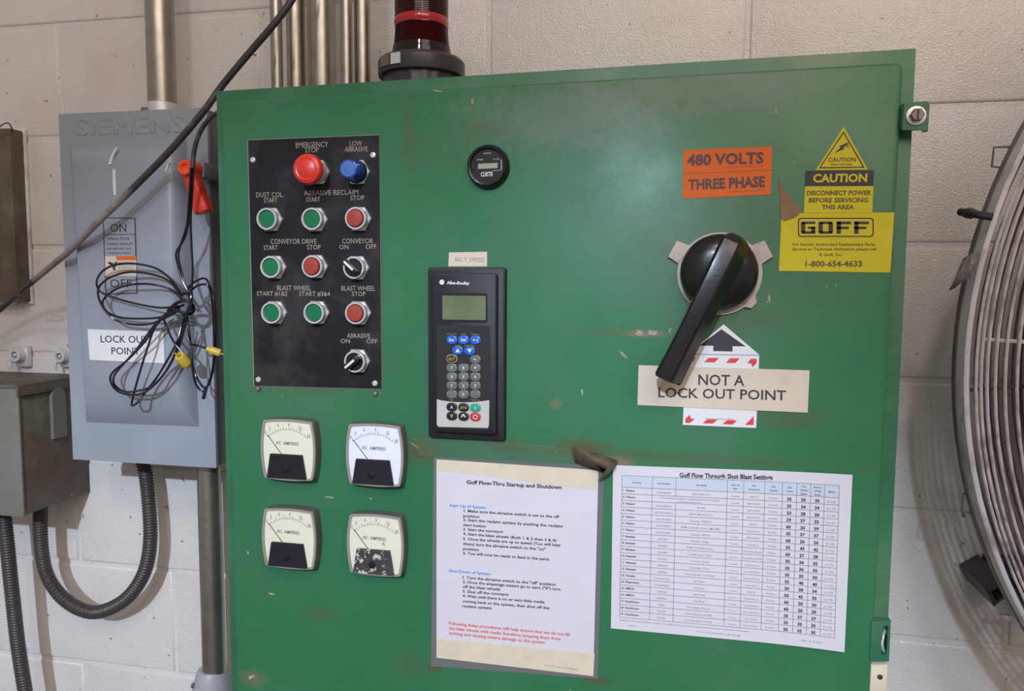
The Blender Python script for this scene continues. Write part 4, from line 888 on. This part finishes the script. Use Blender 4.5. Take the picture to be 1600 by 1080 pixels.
kx_ = (p1 - p0).length / (x1 - x0); kz_ = (at(120, 212, BD) - at(120, 183, BD)).length / (y1_ - y0_); ee = (p1 - p0).normalized(); uu = Vector((-ee.z, 0, ee.x))
for v in tb.verts: v.co = p0 + ee * ((v.co.x - x0) * kx_) + uu * ((v.co.y - y0_) * kz_) + Vector((0, -v.co.z * 0.022, 0))
link('raised_lettering', tb, 'grey_enamel', cv, smooth=False)
# rating plate on the cover
HP = BD + 0.0292
bm = bmesh.new(); prism(bm, pq([(160.5, 340), (211, 340.5), (214.5, 458.5), (165, 460)], HP + 0.001), -(HP + 0.001), -HP + 0.0005); rpz = link('rating_plate', bm, mat('plate_blue_grey', (0.27, 0.29, 0.33), 0.35), o)
bm = bmesh.new(); ring_prism(bm, pq([(160.5, 340), (211, 340.5), (214.5, 458.5), (165, 460)], HP + 0.0013), pq([(161.7, 341.2), (209.8, 341.7), (213.2, 457.3), (166.2, 458.8)], HP + 0.0013), -(HP + 0.0013), -(HP + 0.0009))
prism(bm, pq([(161, 366), (211.5, 366), (211.5, 366.8), (161, 366.8)], HP + 0.0013), -(HP + 0.0013), -(HP + 0.0009)); link('border_line', bm, 'ink', rpz)
lettering(rpz, [('ON', 173, 362.6, 197.5, 362.6, 13), ('OFF', 172.5, 449.5, 206, 449.5, 13)], HP + 0.001, 'ink', bold=-0.004)
lettering(rpz, [('Heavy Duty', 169, 374.8, 202.5, 374.6, 4.4), ('Safety Switch', 167, 383, 207, 382.8, 4.4), ('240-480-600 VAC', 167, 390, 206, 390, 3), ('Horsepower Rated', 170, 396.6, 203, 396.6, 3)], HP + 0.001, 'ink', bold=0.0, name='small_lettering')
bm = bmesh.new(); prism(bm, pq([(164, 400.5), (212.7, 400.5), (213.3, 431.5), (164.5, 431)], HP + 0.0014), -(HP + 0.0014), -HP); wl = link('warning_label', bm, 'sign_white', rpz)
bm = bmesh.new(); prism(bm, pq([(181.5, 400.5), (212.7, 400.5), (212.8, 406.5), (181.7, 406.5)], HP + 0.0017), -(HP + 0.0017), -HP); link('warning_band', bm, 'orange', rpz)
bm = bmesh.new()
for P in ([(171, 409), (178, 412), (182, 408), (184, 414), (179, 418), (181, 423), (177, 422), (175, 416), (168, 411)],): prism(bm, pq(P, HP + 0.0018), -(HP + 0.0018), -HP)
link('shock_symbol', bm, 'ink', rpz)
bars(rpz, [(185, 411, 210, 411, 1.2), (185, 415, 211, 415, 1.2), (185, 419, 209, 419, 1.2), (185, 423, 210, 423, 1.2), (185, 427, 206, 427, 1.2)], HP + 0.0015, 'greyink')
for x, y in ((185.5, 344.5), (191, 454)): screw(rpz, at(x, y, HP + 0.001), 0.0022, 'chrome', 0.0015)
# paint drips / white scuffs
for P in ([(169, 257), (174, 242), (181, 230), (183, 232), (177, 243), (173.5, 257)], [(176, 265), (180, 265), (181.5, 300), (181, 305), (178, 305), (176.5, 292)], [(258, 266), (263, 253), (264, 254), (260, 270)]):
    bm = bmesh.new(); h = 0.0285; prism(bm, pq(P, BD + h + 0.001), -(BD + h + 0.0012), -(BD + h - 0.002)); lab(link('paint_scuff', bm, 'label_white', o), 'pale paint scuff')
# red lever at its side
kc = at(284, 262, BD + 0.055)
bm = bmesh.new(); lathe(bm, (kc.x + 0.006, -BD - 0.02, kc.z), [(0.0125, 0), (0.0130, 0.02), (0.0125, 0.034), (0.0105, 0.038), (0.006, 0.038), (0.005, 0.034), (0.0003, 0.034)], 28); lev = link('lever_pivot', bm, 'lever_knob', o)
la, lb_ = at(292, 258, BD + 0.045), at(320, 333, BD + 0.035)
la = Vector((la.x, -BD - 0.042, la.z)); lb_ = Vector((lb_.x, -BD - 0.036, lb_.z)); e = (lb_ - la).normalized(); sd = e.cross(Vector((0, -1, 0))).normalized(); nn = sd.cross(e)
bm = bmesh.new(); secs = []
for t, wd, th in ((-0.08, .008, .008), (0, .0115, .011), (.2, .0120, .012), (.25, .0110, .011), (.4, .0125, .012), (.45, .0115, .011), (.6, .0130, .012), (.65, .0120, .011), (.85, .0135, .012), (.97, .0130, .011), (1.0, .0110, .009)):
    cc = la + (lb_ - la) * t
    secs.append([bm.verts.new(cc + sd * (wd * math.copysign(abs(math.cos(a)) ** .6, math.cos(a))) + nn * (th * math.copysign(abs(math.sin(a)) ** .6, math.sin(a)))) for a in [2 * math.pi * k / 16 for k in range(16)]])
for s0, s1 in zip(secs, secs[1:]):
    for i in range(16): bm.faces.new((s0[i], s0[(i + 1) % 16], s1[(i + 1) % 16], s1[i]))
bm.faces.new(secs[0]); bm.faces.new(secs[-1]); lab(link('lever_handle', bm, 'lever_red', o, angle=25), 'bright red lever handle')
bm = bmesh.new(); bxx = gx1 - 0.004; box(bm, bxx, bxx + 0.016, -BD - 0.03, -BD + 0.03, kc.z - 0.012, kc.z + 0.012, 0.002); link('lever_bracket', bm, 'grey_dark', o)
o = tag(sheet('lockout_point_label', [(136.7, 514.5), (255.5, 518.7), (257, 568), (140, 562.5)], BD + 0.0295, 0.0006, 'label_white'), 'white LOCK OUT POINT label on the blue-grey switch box behind the cord', 'label')
lettering(o, [('LOCK OUT', 157.5, 535, 232.5, 536, 10.6), ('POINT', 174.5, 553.5, 218.7, 554.2, 10.6)], BD + 0.0301, 'ink', bold=0.006)

# ------------------------------------------------------------------ olive junction box
JD = 0.156
jx = (at(151, 766, 0.0).x + at(26, 800, JD).x) / 2
jt = at(22, 603, JD).z; jb = at(27, 806, JD).z; jl = jx - 0.20
o = thing('junction_box', 'old olive-grey junction box with chipped edge below two fittings', 'junction box', (jx - 0.1, 0, jb))
bm = bmesh.new(); box(bm, jl, jx, -JD + 0.004, -0.002, jb, jt, 0.002); link('box', bm, 'olive', o)
bm = bmesh.new(); box(bm, jl - 0.004, jx + 0.0015, -JD - 0.001, -JD + 0.004, jb - 0.002, jt - 0.002, 0.0015); lab(link('front_cover', bm, 'olive_light', o), 'chalky grey-green front cover')
bm = bmesh.new(); box(bm, jl - 0.004, jx + 0.005, -JD - 0.004, -0.002, jt - 0.004, jt + 0.0015, 0.001); box(bm, jx + 0.0005, jx + 0.005, -JD - 0.004, -0.002, jt - 0.018, jt - 0.002, 0.001); link('lid', bm, 'olive', o)
def onside(px, py):            # frame point -> point on the box's side x = jx
    v = fw + rt * ((px - 800) / FPX) + up * ((540 - py) / FPX); q = CAM + v * ((jx - CAM.x) / v.x); return q
a, b = onside(80, 686), onside(98, 612)
y_a, y_b = sorted((a.y, b.y))
bm = bmesh.new(); za, zb2 = min(a.z, b.z), max(a.z, b.z) - 0.006; hw_ = (y_b - y_a) / 2; ym = (y_a + y_b) / 2
pr = [(y_a, za), (y_b, za)] + [(ym + hw_ * math.cos(R(t)), zb2 + hw_ * math.sin(R(t))) for t in range(0, 181, 15)]
v0 = [bm.verts.new((jx + 0.006, y, z)) for y, z in pr]; v1 = [bm.verts.new((jx - 0.001, y, z)) for y, z in pr]; bm.faces.new(v0); bm.faces.new(v1[::-1])
for i in range(len(pr)): bm.faces.new((v0[i], v1[i], v1[(i + 1) % len(pr)], v0[(i + 1) % len(pr)]))
link('side_tab', bm, 'olive_light', o)
q = onside(75, 790)
for px_, py_ in ((112, 773), (84, 795)):
    q = onside(px_, py_); bm = bmesh.new(); box(bm, q.x - 0.001, q.x + 0.002, q.y - 0.003, q.y + 0.003, q.z - 0.003, q.z + 0.003, 0.0006); link('rivet', bm, 'rusty', o)
# two fittings above the box
def fitting(px_, py_, rpx_, label):
    d = 0.026; q = at(px_, py_, d); o = thing('conduit_clamp', label, 'clamp', (q.x, 0, q.z), 'bolted clamps on the wall above the junction box'); r = ppm(rpx_, d)
    bm = bmesh.new(); box(bm, q.x - r * 0.9, q.x + r * 1.15, -0.012, -0.001, q.z - r * 1.7, q.z + r * 1.1, 0.002); link('back_plate', bm, 'zinc', o)
    bm = bmesh.new(); lathe(bm, (q.x, -0.011, q.z), [(r, 0), (r, 0.012), (r * 0.9, 0.015), (r * 0.50, 0.015), (r * 0.46, 0.003), (0.0003, 0.003)], 32); link('flange', bm, 'zinc', o)
    bm = bmesh.new(); lathe(bm, (q.x, -0.013, q.z), [(r * 0.30, 0), (r * 0.28, 0.010), (r * 0.15, 0.013), (0.0003, 0.014)], 20); link('bolt', bm, 'chrome', o)
    bm = bmesh.new(); P = [Vector((q.x - r * 0.6, -0.012, q.z - r * 0.8)), Vector((q.x - r * 0.72, -0.026, q.z - r * 1.2)), Vector((q.x - r * 0.6, -0.024, q.z - r * 1.9))]; tube(bm, catmull(P, 0.004), r * 0.2, 10); link('hook', bm, 'zinc', o)
fitting(22, 555, 13.5, 'zinc clamp with centred bolt, farther from the blue-grey box')
fitting(92, 557, 12.5, 'zinc clamp with a dark hollow, touching the blue-grey box edge')
# grey box at the frame edge
UD = 0.035
ux = at(22, 350, UD).x
zt_, zb_ = at(10, 200, UD).z, at(10, 472, UD).z
o = thing('wall_box', 'flat dark grey-olive wall box above the junction box', 'wall box', (ux - 0.09, 0, zb_))
bm = bmesh.new(); box(bm, ux - 0.18, ux, -UD, -0.002, zb_, zt_, 0.003); link('box', bm, 'olive', o)
bm = bmesh.new(); box(bm, ux - 0.18, ux + 0.004, -0.006, -0.0005, zb_ - 0.004, zt_ + 0.004, 0.001); link('back_flange', bm, 'fan_rim', o)
P = [at(-6, 205, 0.05), at(2, 196, 0.055), at(12, 192, 0.055), at(18, 199, 0.05), at(19, 207, 0.042)]
bm = bmesh.new(); tube(bm, catmull(P, 0.003), 0.0011, 6); lab(link('wire_loop', bm, 'cord', o), 'thin black wire loop')

# ------------------------------------------------------------------ cables and cords
P = [(490, -60, .19), (470, -25, .19), (455, 2, .195), (428, 38, .20), (385, 88, .203), (347, 134, .205), (325, 165, .212), (290, 208, .216), (252, 250, .215), (197, 305, .215), (150, 350, .21), (112, 389, .185), (75, 420, .15), (33, 455, .10), (10, 475, .075), (-30, 510, .06), (-60, 540, .05)]
bm = bmesh.new(); tube(bm, catmull([at(*q) for q in P], 0.008), 0.0050, 14); c_ = link('power_cable', bm, 'sheath', None, at(200, 300, .215)); tag(c_, 'thick black cable running diagonally across the switch box and wall', 'cable')
bm = bmesh.new(); P = [at(26, 462, .10), at(32, 460, .115), at(37, 465, .115), at(33, 472, .10), at(26, 476, .085)]; tube(bm, catmull(P, 0.003), 0.0015, 8)
tag(link('wire_tie', bm, 'hose', None, at(30, 466, .10)), 'small dark wire tie hanging on the thick cable', 'tie')
o = thing('coiled_cord', 'thin black cord coiled and knotted in front of the switch box', 'cord', at(290, 465, 0.2))
def strand(pts, d=0.202, r=0.0017, name='cord_strand', wob=0.006):
    P = []
    for i, q in enumerate(pts):
        dd = q[2] if len(q) > 2 else d + wob * math.sin(i * 1.7 + pts[0][0])
        P.append(at(q[0], q[1], dd))
    bm = bmesh.new(); tube(bm, catmull(P, 0.004), r, 8); return link(name, bm, 'cord', o)
bm = bmesh.new(); tube(bm, catmull([at(*q) for q in [(345, 173, .24), (340, 176, .238), (330, 183, .236), (318, 197, .232), (309, 215, .230), (303, 238, .228), (301, 262, .228)]], .004), 0.0033, 12); link('cord_sleeve', bm, 'sheath', o)
strand([(301, 255, .228), (299, 290, .222), (296, 335, .215), (290, 368, .21), (280, 386, .208), (275, 397, .207), (278, 415, .205), (285, 438, .204), (292, 452, .204)])
strand([(303, 255, .226), (301, 290, .221), (298, 340, .213), (299, 380, .209), (301, 420, .206), (300, 450, .203)])
strand([(298, 262, .230), (296, 300, .226), (292, 350, .214), (283, 380, .210), (279, 400, .207), (284, 425, .204), (290, 446, .204)], r=0.0015)
strand([(285, 462), (268, 438), (245, 420), (210, 412), (180, 414), (160, 424), (151, 440), (156, 455), (175, 464), (210, 474), (250, 481), (278, 478)])
strand([(284, 466), (265, 440), (238, 429), (205, 425), (178, 431), (160, 442), (153, 455), (158, 475), (175, 497), (200, 506), (230, 507), (256, 498), (282, 484)], 0.205)
strand([(286, 470), (268, 453), (240, 445), (213, 444), (185, 450), (167, 462), (160, 474), (168, 488), (188, 496), (215, 498), (250, 496), (280, 486)], 0.199)
strand([(288, 476), (262, 488), (240, 510), (214, 545), (192, 570), (178, 588), (180, 603), (195, 612), (215, 611), (236, 604), (256, 585), (270, 562), (283, 533), (291, 495)])
strand([(282, 482), (252, 498), (228, 532), (200, 562), (176, 582), (173, 597), (185, 612), (206, 617), (228, 612), (252, 590), (270, 560), (281, 528), (287, 498)], 0.206)
strand([(262, 492), (243, 510), (230, 545), (216, 590), (206, 628), (207, 634), (215, 629), (228, 612), (245, 590), (262, 562), (276, 535), (286, 503)], 0.200)
strand([(290, 452), (305, 440), (320, 435), (328, 447), (334, 470), (337, 510), (335, 560), (330, 590), (322, 606), (312, 598), (302, 575), (298, 540), (293, 500)], 0.198)
strand([(294, 458), (310, 446), (325, 447), (331, 470), (334, 520), (333, 570), (326, 598), (318, 612), (306, 600), (300, 570), (297, 530), (292, 495)], 0.202)
strand([(255, 497), (262, 515), (272, 535), (286, 552)], 0.206); strand([(294, 500), (292, 520), (297, 536), (312, 541), (327, 546)], 0.204)
strand([(322, 606), (320, 614), (318, 622)], 0.2, 0.003)
# knot
for P in ([(262, 486), (275, 474), (290, 470), (302, 478), (300, 490), (288, 489), (270, 483)], [(280, 462), (292, 458), (298, 470), (296, 486), (286, 492)], [(288, 500), (296, 480), (299, 462), (296, 450)]):
    strand(P, 0.209, 0.0026, 'knot_turn')
def plug(a, b, r1, lbl):
    d = (b - a).normalized(); t = bmesh.new(); L_ = (b - a).length
    lathe(t, (0, 0, 0), [(r1 * 0.55, 0), (r1 * 0.7, L_ * 0.25), (r1, L_ * 0.35), (r1, L_ * 0.85), (r1 * 0.85, L_), (r1 * 0.5, L_), (r1 * 0.45, L_ * 0.8)], 20, 'z')
    for k in (-1, 1): box(t, -0.0006, 0.0006, k * r1 * 0.4 - 0.0015, k * r1 * 0.4 + 0.0015, L_ * 0.9, L_ + 0.006)
    bm = bmesh.new(); merge(bm, t, Matrix.Translation(a) @ d.to_track_quat('Z', 'X').to_matrix().to_4x4()); lab(link('plug', bm, 'plug', o), lbl)
plug(at(297, 574, 0.196), at(280, 556, 0.216), 0.0085, 'yellow plug end'); plug(at(323, 545, 0.205), at(345, 552, 0.20), 0.006, 'smaller yellow plug end')

# ------------------------------------------------------------------ black flexible conduits
def flex(pts, r, label):
    P = catmull([at(*q) for q in pts], 0.0011); pitch = 0.0052
    bm = bmesh.new(); tube(bm, P, r, 18, rad=lambda s: r * (1 + 0.085 * math.sin(2 * math.pi * s / pitch)))
    c0 = at(*pts[0]); o = link('flexible_conduit', bm, 'hose', None, c0, angle=70); tag(o, label, 'conduit'); return o
flex([(222, 718, .050), (228, 745, .050), (233, 790, .051), (235, 840, .053), (230, 880, .055), (218, 910, .057), (198, 935, .059), (172, 951, .061), (145, 957, .063), (117, 948, .065), (92, 928, .065), (74, 900, .065), (66, 868, .065), (63, 830, .065), (63, 790, .065)], 0.0118, 'black flexible conduit looping from the switch box to the junction box')
flex([(5, 795, .09), (11, 850, .088), (16, 900, .086), (21, 945, .084), (27, 1000, .082), (36, 1060, .08), (48, 1130, .08), (60, 1200, .08)], 0.0118, 'black flexible conduit hanging straight down below the junction box')

# ------------------------------------------------------------------ drum fan at the side
FD = 0.34
FR = 0.63
fc = at(1487, 554, 0.256); fc = Vector((fc.x + FR + 0.002, -FD, fc.z))
o = thing('wall_fan', 'large round industrial fan with wire guard beside the cabinet', 'fan', (fc.x, -0.12, fc.z))
def ringpts(R_, y, n=96): return [Vector((fc.x + R_ * math.cos(2 * math.pi * i / n), y, fc.z + R_ * math.sin(2 * math.pi * i / n))) for i in range(n)]
n = 120
def band(prof, name, m):
    bm = bmesh.new(); rs = []
    for r, y in prof: rs.append([bm.verts.new((fc.x + r * math.cos(2 * math.pi * i / n), y, fc.z + r * math.sin(2 * math.pi * i / n))) for i in range(n)])
    for k in range(len(rs)):
        a, b = rs[k], rs[(k + 1) % len(rs)]
        for i in range(n): bm.faces.new((a[i], a[(i + 1) % n], b[(i + 1) % n], b[i]))
    return link(name, bm, m, o, angle=25)
yF = -FD + 0.05
band([(FR, yF), (FR - 0.002, yF - 0.002), (FR - 0.005, yF - 0.002), (FR - 0.006, yF + 0.006), (FR - 0.004, yF + 0.024), (FR, yF + 0.024)], 'front_rim', 'fan_rim')
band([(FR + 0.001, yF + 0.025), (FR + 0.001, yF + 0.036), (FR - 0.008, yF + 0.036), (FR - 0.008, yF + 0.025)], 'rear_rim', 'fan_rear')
gd = bpy.data.objects.new('front_guard', None); C.objects.link(gd); gd.parent = o; gd.location = Vector((fc.x, yF, fc.z)) - o.location
gr = bpy.data.objects.new('rear_guard', None); C.objects.link(gr); gr.parent = o; gr.location = Vector((fc.x, yF + 0.12, fc.z)) - o.location
def dome(r): return yF - 0.003 - 0.050 * (1 - (r / FR) ** 2) ** 0.5 if r < FR else yF
rads = [FR - o_ for o_ in (.0085, .013, .0185, .026, .035, .046, .059, .074, .091, .110)] + [FR - 0.110 - 0.021 * i for i in range(1, 19)]
for i, r in enumerate(rads):
    bm = bmesh.new(); tube(bm, ringpts(r, dome(r), 120), 0.0018, 6, closed=True); link('guard_ring', bm, 'wire', gd)
for i, r in enumerate([FR - 0.006 - 0.009 * k for k in range(11)] + [FR - 0.11 - 0.022 * k for k in range(14)]):
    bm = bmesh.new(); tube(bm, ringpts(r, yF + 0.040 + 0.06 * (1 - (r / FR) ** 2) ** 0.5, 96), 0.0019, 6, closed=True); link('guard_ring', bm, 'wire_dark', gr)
for k in range(10):
    a = R(178 + 36 * k); P = []
    for j in range(13):
        r = FR * (0.98 - 0.80 * j / 12); P.append(Vector((fc.x + r * math.cos(a), dome(r) + 0.003, fc.z + r * math.sin(a))))
    bm = bmesh.new(); tube(bm, P, 0.0024, 6); link('spoke', bm, 'wire', gd)
    a2 = a + R(6.2); P = [Vector((fc.x + r * math.cos(a2), yF + 0.038 + 0.06 * (1 - (r / FR) ** 2) ** 0.5, fc.z + r * math.sin(a2))) for r in [FR * (0.985 - 0.8 * j / 12) for j in range(13)]]
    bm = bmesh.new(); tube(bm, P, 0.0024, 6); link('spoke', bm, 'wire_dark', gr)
bm = bmesh.new(); lathe(bm, (fc.x, yF, fc.z), [(0.07, -0.10), (0.075, 0.02), (0.06, 0.05), (0.002, 0.055)], 36); link('hub', bm, 'fan_rear', o)
for k in range(3):
    a0 = R(172 + 120 * k); bm = bmesh.new(); rows = []
    for j in range(9):
        t = j / 8; r = 0.06 + (FR * 0.86 - 0.06) * t; half = R(26 + 10 * math.sin(t * math.pi * 0.8) - 4 * t)
        row = []
        for s in range(7):
            u = s / 6 * 2 - 1; a = a0 + u * half + 0.12 * t; y = yF + 0.055 + u * 0.030
            row.append(bm.verts.new((fc.x + r * math.cos(a), y, fc.z + r * math.sin(a))))
        rows.append(row)
    for r0, r1 in zip(rows, rows[1:]):
        for s in range(6): bm.faces.new((r0[s], r0[s + 1], r1[s + 1], r1[s]))
    bl = link('blade', bm, 'blade', o); md = bl.modifiers.new('t', 'SOLIDIFY'); md.thickness = 0.003
# arm to the wall
bm = bmesh.new(); q1 = at(1578, 905, 0.05); box(bm, q1.x - 0.02, q1.x + 0.9, -0.02, -0.0005, q1.z - 0.02, q1.z + 0.02, 0.003)
box(bm, q1.x - 0.012, q1.x + 0.012, -0.23, -0.015, q1.z - 0.012, q1.z + 0.012, 0.002); box(bm, q1.x - 0.018, q1.x + 0.018, -0.235, -0.20, q1.z - 0.02, q1.z + 0.045, 0.003); box(bm, q1.x - 0.012, q1.x + 0.03, -0.235, -0.215, q1.z - 0.012, q1.z + 0.10, 0.003)
ar = link('mounting_arm', bm, 'hose', o)
A = pq([(1540, 922), (1572, 905), (1583, 925), (1553, 948)], 0.10); I = pq([(1549, 925), (1569, 913), (1575, 925), (1556, 940)], 0.10)
bm = bmesh.new(); ring_prism(bm, A, I, -0.10, -0.002); link('arm_bracket', bm, 'hose', o)
# small tabs round the rim
for px_, py_ in ((1562, 245), (1514, 786)):
    q = at(px_, py_, 0.25); s = 0.011
    bm = bmesh.new(); tube(bm, [q + Vector((s * 1.2, 0, s)), q + Vector((-s * .6, 0, s)), q + Vector((-s * .7, 0, -s)), q + Vector((s * .9, 0, -s * 1.2))], 0.0014, 6); link('rim_loop', bm, 'fan_rear', o)
# cable tie and tape scrap on the rim
q0 = [at(1500, 331, .262), at(1511, 333, .272), at(1521, 334, .288), at(1535, 337, .297), at(1551, 339, .302)]
bm = bmesh.new(); P = catmull(q0, 0.004); tube(bm, P, 0.0035, 8, rad=lambda s: 0.0062 if 0.008 < s < 0.024 else 0.0045)
tag(link('cable_tie', bm, 'ink', None, q0[0]), 'black cable tie wrapped on the fan rim', 'cable tie')
P = [(1483, 454, .27), (1490, 440, .285), (1498, 420, .298), (1505, 404, .297), (1518, 397, .299), (1530, 396, .301), (1527, 410, .308), (1521, 424, .300), (1516, 433, .306), (1503, 441, .297), (1492, 450, .28)]
bm = bmesh.new(); vv = [bm.verts.new(at(*p)) for p in P]; c1, c2 = bm.verts.new(at(1502, 428, .312)), bm.verts.new(at(1517, 413, .318))
for i in range(len(P)):
    cc = c2 if 4 <= i <= 7 else c1; bm.faces.new((vv[i], vv[(i + 1) % len(P)], cc))
bm.faces.new((vv[4], c2, c1)); bm.faces.new((vv[8], c1, c2))
fo = link('tape_scrap', bm, 'tape_scrap', None, at(1505, 428, .30)); md = fo.modifiers.new('t', 'SOLIDIFY'); md.thickness = 0.0008; md.offset = 0; tag(fo, 'silvery torn tape scrap stuck on the fan rim', 'tape')
bm = bmesh.new(); a, b = at(1560, 963, 0.10), at(1640, 975, 0.10)
prism(bm, [(a.x, a.z + 0.004), (b.x, b.z + 0.006), (b.x, b.z - 0.006), (a.x + 0.004, a.z - 0.002)], -0.104, -0.10); box(bm, b.x - 0.01, b.x + 0.01, -0.101, -0.0005, b.z - 0.012, b.z + 0.012)
tag(link('metal_strip', bm, 'zinc', None, a), 'bright thin metal strip sticking out below the fan bracket', 'metal strip')
